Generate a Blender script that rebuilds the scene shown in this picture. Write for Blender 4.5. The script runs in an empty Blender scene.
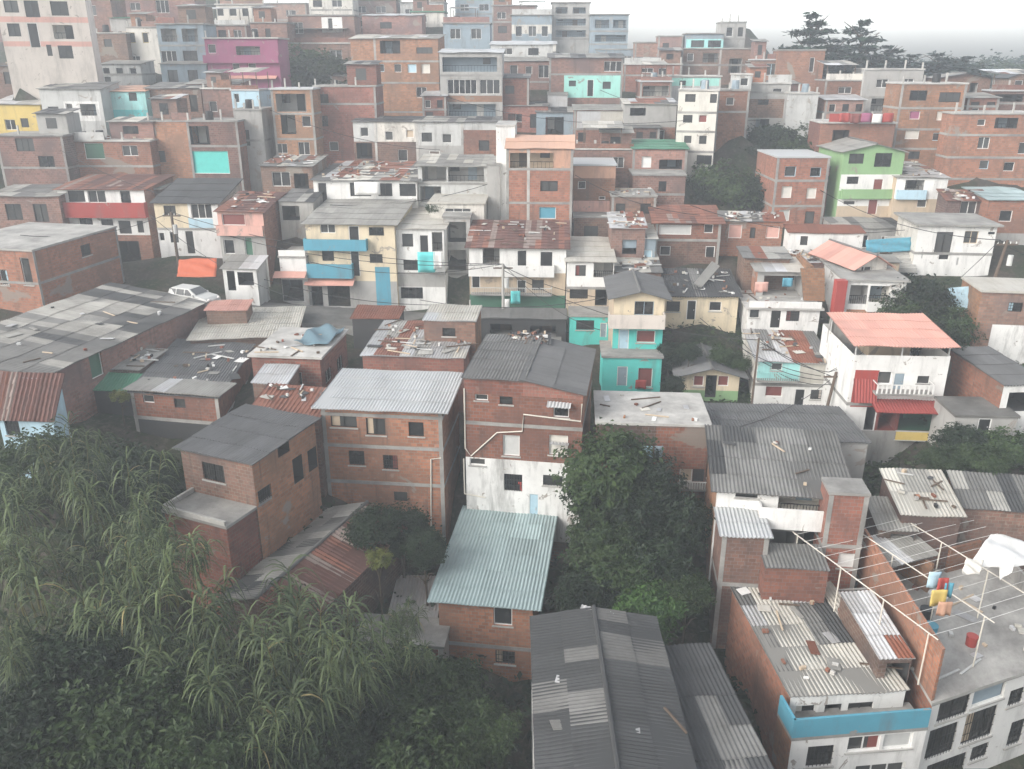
HAZE, SKY, SUN, SUN_EL, SUN_AZ, EXPO = 0.0018, 0.15, 1.1, 32, 235, 0.5
import bpy, math, random
from mathutils import Vector, Matrix
C = bpy.context.scene.collection
SC = bpy.context.scene
FL, PITCH, CX, CY, CAMZ = 847.0, math.radians(20.9), 512.0, 384.5, 40.0
CAM = Vector((0, 0, CAMZ))
cp, sp = math.cos(PITCH), math.sin(PITCH)
FWD, UPV = Vector((0, cp, -sp)), Vector((0, sp, cp))
RNG = random.Random(7)

# ---------------------------------------------------------------- camera
cam = bpy.data.objects.new('camera', bpy.data.cameras.new('camera'))
C.objects.link(cam); SC.camera = cam
cam.location = CAM; cam.rotation_euler = (math.pi/2 - PITCH, 0, 0)
cam.data.sensor_width = 36; cam.data.lens = FL/1024*36
cam.data.clip_start = 0.5; cam.data.clip_end = 5000

def ray(px, py):
    d = FWD*FL + Vector((px-CX, 0, 0)) + UPV*(CY-py)
    return d/d.y
def at(px, py, D):                       # the point of the place seen there, D metres ahead
    return CAM + ray(px, py)*D
def proj(P):
    q = P-CAM; c = q.dot(FWD)
    return CX+FL*q.x/c, CY-FL*q.dot(UPV)/c

# ---------------------------------------------------------------- materials
MATS = {}
class NT:
    def __init__(s, m):
        m.use_nodes = True; s.t = m.node_tree; s.n = s.t.nodes; s.n.clear(); s.l = s.t.links
        s.out = s.n.new('ShaderNodeOutputMaterial')
    def new(s, typ, **kw):
        nd = s.n.new(typ)
        for k, v in kw.items():
            if k.startswith('i_'):
                key = k[2:]
                key = int(key) if key.isdigit() else key.replace('_', ' ')
                nd.inputs[key].default_value = v
            else: setattr(nd, k, v)
        return nd
    def link(s, a, b): s.l.new(a, b)
    def mix(s, fac, a, b, blend='MIX'):
        nd = s.n.new('ShaderNodeMix'); nd.data_type = 'RGBA'; nd.blend_type = blend
        for sock, v in ((nd.inputs['Factor'], fac), (nd.inputs['A'], a), (nd.inputs['B'], b)):
            pass
        fa = nd.inputs[0]; A = nd.inputs[6]; B = nd.inputs[7]
        for sock, v in ((fa, fac), (A, a), (B, b)):
            if hasattr(v, 'is_output'): s.l.new(v, sock)
            else: sock.default_value = v if sock is fa else (*v, 1) if len(v) == 3 else v
        return nd.outputs[2]
    def ramp(s, fac, p0, p1, c0=(0, 0, 0, 1), c1=(1, 1, 1, 1)):
        nd = s.n.new('ShaderNodeValToRGB'); e = nd.color_ramp.elements
        e[0].position, e[1].position, e[0].color, e[1].color = p0, p1, c0, c1
        s.l.new(fac, nd.inputs[0]); return nd.outputs[0]
    def noise(s, vec, scale, detail=4, rough=.6, dist=0):
        nd = s.new('ShaderNodeTexNoise', i_Scale=scale, i_Detail=detail, i_Roughness=rough, i_Distortion=dist)
        s.l.new(vec, nd.inputs['Vector']); return nd.outputs['Fac']
    def mapping(s, vec, scale=(1, 1, 1)):
        nd = s.n.new('ShaderNodeMapping'); nd.inputs['Scale'].default_value = scale
        s.l.new(vec, nd.inputs['Vector']); return nd.outputs[0]
    def bsdf(s, col, rough=.85, spec=.3, bump=None, bstr=.3, bdist=.02, metal=0):
        b = s.n.new('ShaderNodeBsdfPrincipled')
        if hasattr(col, 'is_output'): s.l.new(col, b.inputs['Base Color'])
        else: b.inputs['Base Color'].default_value = (*col, 1)
        b.inputs['Roughness'].default_value = rough
        b.inputs['Specular IOR Level'].default_value = spec
        b.inputs['Metallic'].default_value = metal
        if bump is not None:
            bp = s.new('ShaderNodeBump', i_Strength=bstr, i_Distance=bdist)
            s.l.new(bump, bp.inputs['Height']); s.l.new(bp.outputs[0], b.inputs['Normal'])
        s.l.new(b.outputs[0], s.out.inputs['Surface']); return b

def g(v): return (v, v, v)
def mul(c, k): return tuple(min(1, x*k) for x in c)

def world_uv(t):
    """UV in metres, shifted per object so that two walls never carry the same stains"""
    uv = t.n.new('ShaderNodeUVMap').outputs[0]
    oi = t.n.new('ShaderNodeObjectInfo')
    m = t.new('ShaderNodeMath', operation='MULTIPLY', i_1=91.7); t.link(oi.outputs['Random'], m.inputs[0])
    cb = t.n.new('ShaderNodeCombineXYZ'); t.link(m.outputs[0], cb.inputs[2])
    ad = t.n.new('ShaderNodeVectorMath'); ad.operation = 'ADD'
    t.link(uv, ad.inputs[0]); t.link(cb.outputs[0], ad.inputs[1])
    return uv, ad.outputs[0], oi.outputs['Random']

BRICK = {'orange': (.35, .165, .1), 'red': (.285, .125, .085), 'brown': (.215, .122, .092), 'pink': (.315, .175, .135), 'dark': (.15, .09, .07), 'tan': (.34, .21, .145)}
def brick(tone):
    c = BRICK[tone]
    m = bpy.data.materials.new('brick_'+tone); t = NT(m)
    uv, uw, rnd = world_uv(t)
    b = t.new('ShaderNodeTexBrick', i_Scale=1.0, i_Mortar_Size=.016, i_Mortar_Smooth=.2, i_Bias=-.1, i_Brick_Width=.36, i_Row_Height=.21)
    b.inputs['Color1'].default_value = (*mul(c, 1.12), 1); b.inputs['Color2'].default_value = (*mul(c, .66), 1)
    b.inputs['Mortar'].default_value = (.22, .195, .17, 1); t.link(uv, b.inputs['Vector'])
    n1 = t.noise(uw, .35, 5); n2 = t.noise(t.mapping(uw, (2.2, .22, 1)), 1.0, 5, .65); n3 = t.noise(uw, 3.0, 3)
    col = t.mix(t.ramp(n1, .42, .68), b.outputs['Color'], mul((c[0]*.62, c[1]*.8, c[2]*.95), .95))
    col = t.mix(t.ramp(n2, .55, .78, (0,0,0,1), (.7,.7,.7,1)), col, (.075, .066, .058))
    col = t.mix(t.ramp(n3, .62, .75, (0,0,0,1), (.45,.45,.45,1)), col, (.34, .29, .25))
    n4 = t.noise(uw, .28, 5, .6, .6)
    col = t.mix(t.ramp(n4, .635, .655, (0,0,0,1), (.8,.8,.8,1)), col, (.24, .215, .185))
    hs = t.new('ShaderNodeHueSaturation', i_Saturation=1.05)
    vh = t.new('ShaderNodeMapRange', i_3=.488, i_4=.512); mh = t.new('ShaderNodeMath', operation='FRACT'); m7 = t.new('ShaderNodeMath', operation='MULTIPLY', i_1=37.3); t.link(rnd, m7.inputs[0]); t.link(m7.outputs[0], mh.inputs[0]); t.link(mh.outputs[0], vh.inputs[0]); t.link(vh.outputs[0], hs.inputs['Hue'])
    vr = t.new('ShaderNodeMapRange', i_3=.74, i_4=1.18); t.link(rnd, vr.inputs[0]); t.link(vr.outputs[0], hs.inputs['Value'])
    t.link(col, hs.inputs['Color'])
    t.bsdf(hs.outputs[0], .92, .15, b.outputs['Fac'], -.5, .02); return m

def plaster(c, dirt=.5, name='plaster'):
    m = bpy.data.materials.new(name); t = NT(m)
    uv, uw, rnd = world_uv(t)
    n1 = t.noise(uw, .5, 6); n2 = t.noise(t.mapping(uw, (1.1, .2, 1)), 1.0, 7, .72); n3 = t.noise(uw, 4, 6, .7)
    col = t.mix(t.ramp(n1, .4, .72, (0,0,0,1), g(.6*dirt)+(1,)), c, mul(c, .62))
    col = t.mix(t.ramp(n2, .5, .8, (0,0,0,1), g(dirt)+(1,)), col, (.13, .125, .115))
    col = t.mix(t.ramp(n3, .6, .72, (0,0,0,1), g(.35*dirt)+(1,)), col, (.3, .28, .25))
    n5 = t.noise(uw, .9, 7, .68, .8)
    col = t.mix(t.ramp(n5, .655-.05*dirt, .672-.05*dirt, (0,0,0,1), (.85,.85,.85,1)), col, (.27, .235, .2))
    t.bsdf(col, .85, .2, n3, .25, .02); return m

def concrete(v=.3):
    m = bpy.data.materials.new('concrete'); t = NT(m)
    uv, uw, rnd = world_uv(t)
    n1 = t.noise(uw, .45, 7, .65); n3 = t.noise(uw, 5, 5, .7)
    col = t.mix(t.ramp(n1, .35, .7), mul((v, v*.97, v*.9), 1.15), mul((v, v*.96, v*.9), .5))
    col = t.mix(t.ramp(n3, .5, .8, (0,0,0,1), (.5,.5,.5,1)), col, mul((v, v*.95, v*.85), .55))
    t.bsdf(col, .9, .2, n3, .3, .02); return m

def sheet(c, rough=.6, stain=(.1, .085, .07), amt=.6, metal=0, bumpy=0.0, scale=1.0):
    m = bpy.data.materials.new('roof_sheet'); t = NT(m)
    uv, uw, rnd = world_uv(t)
    at_ = t.new('ShaderNodeAttribute', attribute_name='tint', attribute_type='GEOMETRY')
    n1 = t.noise(uw, .55*scale, 6, .68); n2 = t.noise(t.mapping(uw, (3.5, .35, 1)), 1.0, 6, .7); n3 = t.noise(uw, 7, 4)
    vr = t.new('ShaderNodeMapRange', i_3=.6, i_4=1.3); t.link(at_.outputs['Fac'], vr.inputs[0])
    base = t.mix(1.0, c, vr.outputs[0], 'MULTIPLY')
    col = t.mix(t.ramp(n1, .42, .75, (0,0,0,1), g(amt)+(1,)), base, mul(stain, 1.3))
    col = t.mix(t.ramp(n2, .5, .78, (0,0,0,1), g(amt*.9)+(1,)), col, stain)
    col = t.mix(t.ramp(n3, .58, .7, (0,0,0,1), g(amt*.35)+(1,)), col, mul(c, 1.35))
    t.bsdf(col, rough, .3, n3, .2, .02, metal); return m

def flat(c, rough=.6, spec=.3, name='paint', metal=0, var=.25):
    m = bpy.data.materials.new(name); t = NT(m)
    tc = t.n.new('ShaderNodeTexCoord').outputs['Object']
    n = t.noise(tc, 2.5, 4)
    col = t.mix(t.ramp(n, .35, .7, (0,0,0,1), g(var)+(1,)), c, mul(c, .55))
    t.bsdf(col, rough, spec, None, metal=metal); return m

def glass():
    m = bpy.data.materials.new('window_glass'); t = NT(m)
    oi = t.n.new('ShaderNodeObjectInfo'); tc = t.n.new('ShaderNodeTexCoord').outputs['Object']
    n = t.noise(tc, 1.3, 3)
    c = t.ramp(oi.outputs['Random'], .1, .95, (.012, .013, .015, 1), (.07, .072, .07, 1))  # opaque pane, its dark colour stands in for unlit rooms behind
    col = t.mix(t.ramp(n, .5, .7, (0,0,0,1), (.5,.5,.5,1)), c, (.1, .095, .085))
    t.bsdf(col, .12, .5); return m

def leaf(c1, c2, name='leaf'):
    m = bpy.data.materials.new(name); t = NT(m)
    a = t.new('ShaderNodeAttribute', attribute_name='tint', attribute_type='GEOMETRY')
    oi = t.n.new('ShaderNodeObjectInfo')
    col = t.ramp(a.outputs['Fac'], 0, 1, (*c1, 1), (*c2, 1))
    hs = t.new('ShaderNodeHueSaturation'); vr = t.new('ShaderNodeMapRange', i_3=.75, i_4=1.2)
    t.link(oi.outputs['Random'], vr.inputs[0]); t.link(vr.outputs[0], hs.inputs['Value']); t.link(col, hs.inputs['Color'])
    b = t.bsdf(hs.outputs[0], .55, .25)
    tr = t.n.new('ShaderNodeBsdfTranslucent'); t.link(hs.outputs[0], tr.inputs['Color'])
    mx = t.new('ShaderNodeMixShader', i_0=.22); t.link(b.outputs[0], mx.inputs[1]); t.link(tr.outputs[0], mx.inputs[2])
    t.link(mx.outputs[0], t.out.inputs['Surface']); return m

PLASTER = {'white': (.72, .71, .68), 'offwhite': (.62, .59, .53), 'cream': (.66, .56, .40), 'tanp': (.50, .40, .29), 'grey': (.36, .35, .33), 'lgrey': (.5, .5, .48),
 'magenta': (.3, .09, .165), 'turq': (.12, .55, .55), 'teal': (.1, .54, .48), 'paleturq': (.35, .66, .64), 'mint': (.34, .66, .58), 'green': (.25, .4, .2), 'blue': (.09, .29, .38),
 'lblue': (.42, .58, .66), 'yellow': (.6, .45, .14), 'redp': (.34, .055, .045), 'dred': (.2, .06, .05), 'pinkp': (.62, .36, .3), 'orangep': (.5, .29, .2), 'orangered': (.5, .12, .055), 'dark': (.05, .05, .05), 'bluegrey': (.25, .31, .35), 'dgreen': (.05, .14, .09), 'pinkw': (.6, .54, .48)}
SHEET = {'fiber': lambda: sheet((.15, .147, .14), .85, (.045, .043, .04), .55), 'fiberd': lambda: sheet((.06, .061, .062), .85, (.03, .03, .03), .5),
 'fiberl': lambda: sheet((.3, .29, .265), .85, (.09, .085, .075), .6), 'zinc': lambda: sheet((.5, .5, .5), .45, (.2, .17, .14), .5, .2), 'white': lambda: sheet((.44, .45, .45), .6, (.36, .35, .33), .3),
 'rust': lambda: sheet((.2, .075, .045), .85, (.09, .04, .03), .6), 'tan': lambda: sheet((.47, .45, .4), .75, (.22, .19, .15), .55), 'salmon': lambda: sheet((.58, .3, .24), .6, (.42, .26, .21), .4),
 'orange': lambda: sheet((.5, .31, .22), .6, (.33, .2, .15), .55), 'mintr': lambda: sheet((.31, .39, .39), .55, (.2, .255, .25), .4), 'green': lambda: sheet((.06, .2, .12), .6, (.04, .1, .06), .4),
 'redr': lambda: sheet((.3, .06, .05), .7, (.14, .04, .04), .4), 'tile': lambda: sheet((.25, .105, .07), .9, (.085, .05, .04), .65, 0, 0, 2.0), 'tiled': lambda: sheet((.14, .068, .055), .9, (.06, .04, .036), .6, 0, 0, 2.0),
 'tilel': lambda: sheet((.3, .24, .21), .9, (.1, .07, .06), .65, 0, 0, 2.0), 'tank': lambda: sheet((.12, .2, .24), .4, (.06, .09, .1), .4), 'maroon': lambda: sheet((.17, .03, .06), .5, (.1, .03, .04), .3), 'smooth': lambda: sheet((.125, .125, .125), .9, (.06, .06, .058), .6)}
def mat(k):
    if k in MATS: return MATS[k]
    if k.startswith('b:'): m = brick(k[2:])
    elif k in SHEET_KEYS: m = SHEET[k[2:]]()
    elif k.startswith('p:'): m = plaster(PLASTER[k[2:]], .62, 'plaster_'+k[2:])
    elif k.startswith('q:'): m = plaster(PLASTER[k[2:]], 1.0, 'stained_'+k[2:])
    elif k.startswith('f:'): m = flat(PLASTER.get(k[2:], (.5, .5, .5)), name='paint_'+k[2:])
    elif k == 'concrete': m = concrete(.3)
    elif k == 'concretem': m = concrete(.38)
    elif k == 'concretel': m = concrete(.46)
    elif k == 'concreted': m = concrete(.15)
    elif k == 'glass': m = glass()
    elif k == 'metal': m = flat((.5, .5, .5), .4, .5, 'metal', .5)
    elif k == 'black': m = flat((.02, .02, .02), .5)
    elif k == 'wood': m = flat((.13, .095, .07), .8, .2, 'wood', 0, .6)
    elif k == 'pvc': m = flat((.62, .58, .5), .5, .3, 'pipe')
    else: raise KeyError(k)
    MATS[k] = m; return m
SHEET_KEYS = {'s:'+k for k in SHEET}

# ---------------------------------------------------------------- mesh building
class MB:
    def __init__(s): s.v = []; s.f = []; s.m = []; s.t = []; s.uv = []; s.key = {}; s.mats = []
    def mi(s, k):
        if k not in s.mats: s.mats.append(k)
        return s.mats.index(k)
    def vi(s, p, weld=True):
        k = (round(p[0], 3), round(p[1], 3), round(p[2], 3))
        if weld and k in s.key: return s.key[k]
        s.v.append((p[0], p[1], p[2])); s.key[k] = len(s.v)-1; return len(s.v)-1
    def face(s, pts, m, tint=.5, uv=None, weld=True):
        idx = [s.vi(p, weld) for p in pts]
        if len(set(idx)) < 3: return
        s.f.append(idx); s.m.append(s.mi(m)); s.t.append(tint)
        if uv is None:
            a, b, c = Vector(pts[0]), Vector(pts[1]), Vector(pts[2]); n = (b-a).cross(c-a)
            if n.length > 0: n.normalize()
            if abs(n.z) > .7: uv = [(p[0], p[1]) for p in pts]
            elif abs(n.x) > abs(n.y): uv = [(p[1], p[2]) for p in pts]
            else: uv = [(p[0], p[2]) for p in pts]
        s.uv.extend(uv)
    def box(s, x0, y0, z0, x1, y1, z1, m, tint=.5, weld=True, faces='xXyYzZ'):
        P = lambda i, j, k: ((x0, x1)[i], (y0, y1)[j], (z0, z1)[k])
        q = {'x': (P(0,1,0), P(0,0,0), P(0,0,1), P(0,1,1)), 'X': (P(1,0,0), P(1,1,0), P(1,1,1), P(1,0,1)), 'y': (P(0,0,0), P(1,0,0), P(1,0,1), P(0,0,1)),
             'Y': (P(1,1,0), P(0,1,0), P(0,1,1), P(1,1,1)), 'z': (P(0,1,0), P(1,1,0), P(1,0,0), P(0,0,0)), 'Z': (P(0,0,1), P(1,0,1), P(1,1,1), P(0,1,1))}
        for k in faces: s.face(q[k], m, tint, None, weld)
    def tube(s, pts, r0, r1, m, n=6, tint=.5):
        rings = []
        for i, p in enumerate(pts):
            p = Vector(p)
            d = (Vector(pts[min(i+1, len(pts)-1)])-Vector(pts[max(i-1, 0)])).normalized()
            a = d.cross(Vector((0, 0, 1)) if abs(d.z) < .95 else Vector((1, 0, 0))).normalized(); b = d.cross(a)
            r = r0+(r1-r0)*i/max(1, len(pts)-1)
            rings.append([tuple(p+a*(r*math.cos(2*math.pi*k/n))+b*(r*math.sin(2*math.pi*k/n))) for k in range(n)])
        for i in range(len(rings)-1):
            for k in range(n):
                s.face((rings[i][k], rings[i][(k+1) % n], rings[i+1][(k+1) % n], rings[i+1][k]), m, tint, [(0,0)]*4)
        s.face(rings[0][::-1], m, tint, [(0,0)]*n); s.face(rings[-1], m, tint, [(0,0)]*n)
    def mesh(s, name, smooth=False):
        me = bpy.data.meshes.new(name); me.from_pydata(s.v, [], s.f)
        for k in s.mats: me.materials.append(mat(k) if isinstance(k, str) else k)
        me.polygons.foreach_set('material_index', s.m)
        u = me.uv_layers.new(name='UVMap'); u.data.foreach_set('uv', [c for p in s.uv for c in p])
        a = me.attributes.new('tint', 'FLOAT', 'FACE'); a.data.foreach_set('value', s.t)
        if smooth: me.polygons.foreach_set('use_smooth', [True]*len(s.f))
        me.update(); return me
    def build(s, name, parent=None, M=None, label=None, cat=None, group=None, kind=None, smooth=False):
        o = bpy.data.objects.new(name, s.mesh(name, smooth)); C.objects.link(o)
        return tag(put(o, parent, M), label, cat, group, kind)
def put(o, parent, M):
    if parent is not None: o.parent = parent
    if M is not None: o.matrix_basis = M
    return o
def tag(o, label=None, cat=None, group=None, kind=None):
    for k, v in (('label', label), ('category', cat), ('group', group), ('kind', kind)):
        if v: o[k] = v
    return o
def empty(name, M, label, cat, group=None):
    o = bpy.data.objects.new(name, None); C.objects.link(o); o.matrix_basis = M; o.empty_display_size = .3
    return tag(o, label, cat, group)
def copy_tree(o, parent=None):
    c = o.copy(); C.objects.link(c); c.parent = parent
    for ch in list(o.children): copy_tree(ch, c)
    return c

# ---------------------------------------------------------------- roof sheets
PAL = {'patch': [('fiber', 4), ('fiberd', 3), ('zinc', 1.5), ('fiberl', 3), ('tan', 1), ('rust', .4)], 'old': [('fiber', 5), ('fiberl', 4.5), ('fiberd', 1.6)], 'grey': [('fiber', 6), ('fiberl', 1)],
 'darkish': [('fiber', 4), ('fiberd', 5)], 'darkpatch': [('fiberd', 8), ('fiber', 1.3), ('fiberl', .12)], 'junk': [('fiber', 3), ('rust', 1.5), ('zinc', 2), ('tan', 1), ('tile', 1.5), ('fiberl', 2)], 'light': [('fiberl', 4), ('zinc', 3), ('tan', 2)],
 'tilemix': [('tile', 7), ('tiled', 4), ('tilel', 2)], 'tilered': [('tiled', 7), ('tile', 3), ('tilel', .9)], 'rusty': [('rust', 3), ('zinc', 4), ('maroon', .9), ('white', 2)],
 'zincy': [('zinc', 5), ('fiberl', 2)], 'tanlt': [('tan', 5), ('fiberl', 2)], 'canvas': [('tan', 3), ('white', 5), ('zinc', 2)]}
def sheets(mb, O, U, V, W, L, kind, rng, geo=True, thick=.05, sw=.92, sl=1.75):
    """corrugated sheets in rows, lapped like the real ones: O eave corner, U along the eave, V up the slope"""
    O, U, V = Vector(O), Vector(U).normalized(), Vector(V).normalized(); N = U.cross(V).normalized()
    if N.z < 0: N = -N
    tiles = kind.startswith('tile')
    pal = PAL.get(kind) or [(kind, 1)]
    wave, amp = (.28, .05) if tiles else (.2, .026)
    if tiles: sl = .75; sw = .5
    p1, p2, p3 = rng.uniform(0, 6), rng.uniform(0, 6), rng.uniform(.5, 1.1)
    sag = lambda u, v: .035*math.sin(u*p3+p1)*math.sin(v*.8+p2)+.02*math.sin(u*2.3+v*1.1+p2)
    nc = max(1, round(W/sw)); nr = max(1, round(L/sl)); cw = W/nc; rl = L/nr
    k = max(2, int(round(cw/wave*4))) if geo else 2
    names = [p[0] for p in pal]; wts = [p[1] for p in pal]
    us = [c*cw+cw*i/k for c in range(nc) for i in range(k)]+[W]
    h = [amp*math.cos(2*math.pi*u/wave) if geo else 0 for u in us]
    prev = None
    cm = [[None]*nc for _ in range(nr)]
    for r in range(nr):
        for c in range(nc):
            if r and rng.random() < (.88 if tiles else .6): cm[r][c] = cm[r-1][c]
            elif c and not tiles and rng.random() < .4: cm[r][c] = (cm[r][c-1][0], min(1, max(0, cm[r][c-1][1]+rng.uniform(-.2, .2))))
            else: cm[r][c] = (rng.choices(names, wts)[0], rng.uniform(.2, .8) if len(names) > 1 else rng.uniform(.42, .58))
    ju = [rng.uniform(-.03, .03) for _ in range(nr+1)]
    for r in range(nr):
        a = [O+U*u+V*(r*rl+(ju[r] if r else 0)-(0.0 if not r else .04))+N*(hh+.035+sag(u, r*rl)) for u, hh in zip(us, h)]
        b = [O+U*u+V*((r+1)*rl)+N*(hh+sag(u, (r+1)*rl)) for u, hh in zip(us, h)]
        for i in range(len(us)-1):
            m_, tn = cm[r][min(nc-1, i//k)]; key = 's:'+m_; v0, v1 = r*rl, (r+1)*rl
            mb.face((a[i], a[i+1], b[i+1], b[i]), key, tn, [(us[i], v0), (us[i+1], v0), (us[i+1], v1), (us[i], v1)])
            if prev: mb.face((prev[i], prev[i+1], a[i+1], a[i]), key, tn, [(us[i], v0)]*4)
        if r == 0: first = a
        prev = b
    key = 's:'+cm[0][0][0]; dn = -N*thick
    e = lambda p: p+dn
    for row in (first, prev):
        for i in range(len(us)-1): mb.face((row[i], row[i+1], e(row[i+1]), e(row[i])), key, .3, [(us[i], 0)]*4)
    for i in (0, -1): mb.face((first[i], prev[i], e(prev[i]), e(first[i])), key, .3, [(0, 0)]*4)
    mb.face((e(first[0]), e(first[-1]), e(prev[-1]), e(prev[0])), key, .3, [(0, 0)]*4)

ZS = {'a': (0, 0, .26), 'b': (250, 0, .26), 'c': (500, 0, .26), 'd': (750, 0, .2676), 'e': (0, 150, .26), 'f': (250, 150, .26), 'g': (500, 150, .26), 'h': (750, 150, .2676),
      'i': (0, 300, .26), 'j': (250, 300, .26), 'k': (500, 300, .26), 'l': (750, 300, .2676), 'm': (0, 480, .3757), 'n': (330, 480, .3757), 'o': (640, 420, .375), 'p': (640, 560, .375), '-': (0, 0, 1)}
ANCH = []          # ground points under the buildings
HOUSES = []

class Frame:       # a building's own axes: x along its front, y into the house, z up; origin at the front's left foot
    def __init__(s, P, yaw): s.M = Matrix.Translation(P) @ Matrix.Rotation(yaw, 4, 'Z'); s.I = s.M.inverted()
    def hit(s, axis, val, px, py):
        o = s.I @ CAM; d = s.I.to_3x3() @ ray(px, py)
        t = (val-o[axis])/d[axis]; return o+d*t

def house(zs, label, tl, tr, base, D, d=7, bk=None, yaw=0, wall='b:red', front=None, zones=(), slabs=(), roof=('flat', 'concrete', .0, .15), win=(), L=(), R=(), balc=(), awn=(), pipes=(),
          name='house', cat='house', group=None, into=None, par=(), P=None, W=None, Ht=None, anchor=True, foot=4.0, fr='f:white', cols=(), seed=None, sides=None, partlabel=None, gback=None, shear=0):
    z0, z1, zk = ZS[zs]; X = lambda p: (z0+p[0]*zk, z1+p[1]*zk)
    rng = random.Random(seed if seed is not None else hash_(label or str(tl)))
    if P is None:
        a, b = X(tl), X(tr); PL = at(a[0], a[1], D)
        if yaw == 'lv':
            t = (PL.z-CAMZ)/ray(*b).z; PR = CAM+ray(*b)*t; dv = PR-PL; yw = math.atan2(dv.y, dv.x)
        else:
            yw = math.radians(yaw); fr_ = Frame(PL, yw); PR = fr_.M @ Vector((fr_.hit(1, 0, *b).x, 0, 0))
        W = (Vector((PR.x, PR.y))-Vector((PL.x, PL.y))).length
        f0 = Frame(PL, yw); zb = f0.hit(1, 0, a[0], z1+base*zk).z
        Ht = -zb; root_P = Vector((PL.x, PL.y, PL.z-Ht))
    else:
        root_P = Vector((P[0], P[1], P[2]-Ht)); yw = math.radians(yaw)
    F = Frame(root_P, yw); rtype, rk, rise, over = (tuple(roof)+(.3,))[:4]
    if bk is not None:
        lo, hi = .8, 25; px_b = z1+bk*zk
        for _ in range(40):
            mid = (lo+hi)/2; y = proj(F.M @ Vector((W/2, mid, Ht+(rise if rtype == 'shed' else 0))))[1]
            if y > px_b: lo = mid
            else: hi = mid
        d = mid
    if D > 88: d = min(d, 4.5)
    geo = D < 66
    near = D < 70
    par_obj = into; Mloc = None
    if into is None:
        root = empty(name, F.M.copy(), label, cat, group); Mloc = None; par_obj = root
    else:
        root = into; Mloc = into.matrix_basis.inverted() @ F.M
    def B(mb, nm, lab=None):
        if shear: mb.v = [(x+y*shear, y, z) for x, y, z in mb.v]
        return mb.build(nm, par_obj, Mloc, lab)
    if anchor:
        for q in ((0, -.6, 0), (W, -.6, 0), (W/2, -.6, 0), (0, d, .0), (W, d, .0)): ANCH.append(F.M @ Vector(q))
    front = front or wall; sidem = sides or wall
    mb = MB()
    pl = {'F': lambda u, v, n: (u, -n, v), 'L': lambda u, v, n: (-n, u, v), 'R': lambda u, v, n: (W+n, u, v)}
    def rect(face, r, off=0):
        (x0, y0), (x1, y1) = X(r[:2]), X(r[2:4]); xm, ym = (x0+x1)/2, (y0+y1)/2
        ax, val = {'F': (1, -off), 'L': (0, -off), 'R': (0, W+off)}[face]; k = 0 if face == 'F' else 1
        us = sorted((F.hit(ax, val, x0, ym)[k], F.hit(ax, val, x1, ym)[k])); vs = sorted((F.hit(ax, val, xm, y0)[2], F.hit(ax, val, xm, y1)[2]))
        return us[0], us[1], vs[0], vs[1]
    def zat(y): return F.hit(1, 0, X(tl)[0] if tl else CX, z1+y*zk).z
    wins = {'F': win, 'L': L, 'R': R}
    ext = {'F': W, 'L': d, 'R': d}
    low = {'shed': min(0, rise), 'shedx': 0}.get(rtype, 0)
    done = []
    for face in 'FLR':
        U1 = ext[face]; top = Ht if face == 'F' else Ht+low
        holes = []; zz = []
        for w in wins[face]:
            u0, u1, v0, v1 = rect(face, w); u0, u1, v0, v1 = max(.06, u0), min(U1-.06, u1), max(-foot+.1, v0), min(top-.05, v1)
            if u1-u0 < .12 or v1-v0 < .12: continue
            kd = w[4] if len(w) > 4 else 'w'; op = w[5] if len(w) > 5 else None
            if any(u0 < h[1]+.02 and u1 > h[0]-.02 and v0 < h[3]+.02 and v1 > h[2]-.02 for h in holes): continue
            holes.append((u0, u1, v0, v1, kd, op))
        if face == 'F':
            for zn in zones:
                if len(zn) == 3: zz.append((0, W, min(zat(zn[1]), top), min(zat(zn[0]), top), zn[2]))
                else:
                    u0, u1, v0, v1 = rect('F', zn); zz.append((max(0, u0), min(W, u1), v0, min(v1, top), zn[4]))
        cu = {0, U1}; cv = {-foot, top}
        for h in list(holes)+zz: cu |= {min(max(h[0], 0), U1), min(max(h[1], 0), U1)}; cv |= {min(max(h[2], -foot), top), min(max(h[3], -foot), top)}
        cu, cv = sorted(cu), sorted(cv); f = pl[face]; bm_ = front if face == 'F' else sidem
        for i in range(len(cu)-1):
            for j in range(len(cv)-1):
                um, vm = (cu[i]+cu[i+1])/2, (cv[j]+cv[j+1])/2
                if cu[i+1]-cu[i] < 1e-4 or cv[j+1]-cv[j] < 1e-4: continue
                if any(h[0] < um < h[1] and h[2] < vm < h[3] for h in holes): continue
                m_ = bm_
                for q in zz:
                    if q[0] < um < q[1] and q[2] < vm < q[3]: m_ = q[4]
                mb.face([f(cu[i], cv[j], 0), f(cu[i+1], cv[j], 0), f(cu[i+1], cv[j+1], 0), f(cu[i], cv[j+1], 0)], m_)
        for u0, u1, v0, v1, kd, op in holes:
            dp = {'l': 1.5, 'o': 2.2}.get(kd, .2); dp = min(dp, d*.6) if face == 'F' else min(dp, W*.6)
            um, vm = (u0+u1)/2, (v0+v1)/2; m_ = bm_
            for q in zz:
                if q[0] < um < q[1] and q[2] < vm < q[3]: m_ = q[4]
            im = op if (kd in 'lo' and op) else m_  # dark linings paint in the shade of unlit interiors
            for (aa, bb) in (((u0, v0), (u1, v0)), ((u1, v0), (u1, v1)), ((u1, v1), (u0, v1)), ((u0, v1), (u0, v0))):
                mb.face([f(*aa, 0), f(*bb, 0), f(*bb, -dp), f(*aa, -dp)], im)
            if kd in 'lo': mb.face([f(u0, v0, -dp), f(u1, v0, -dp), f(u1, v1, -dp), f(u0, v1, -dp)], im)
            done.append((face, u0, u1, v0, v1, kd, op, dp))
    tb = Ht+(rise if rtype == 'shed' else 0)
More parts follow.
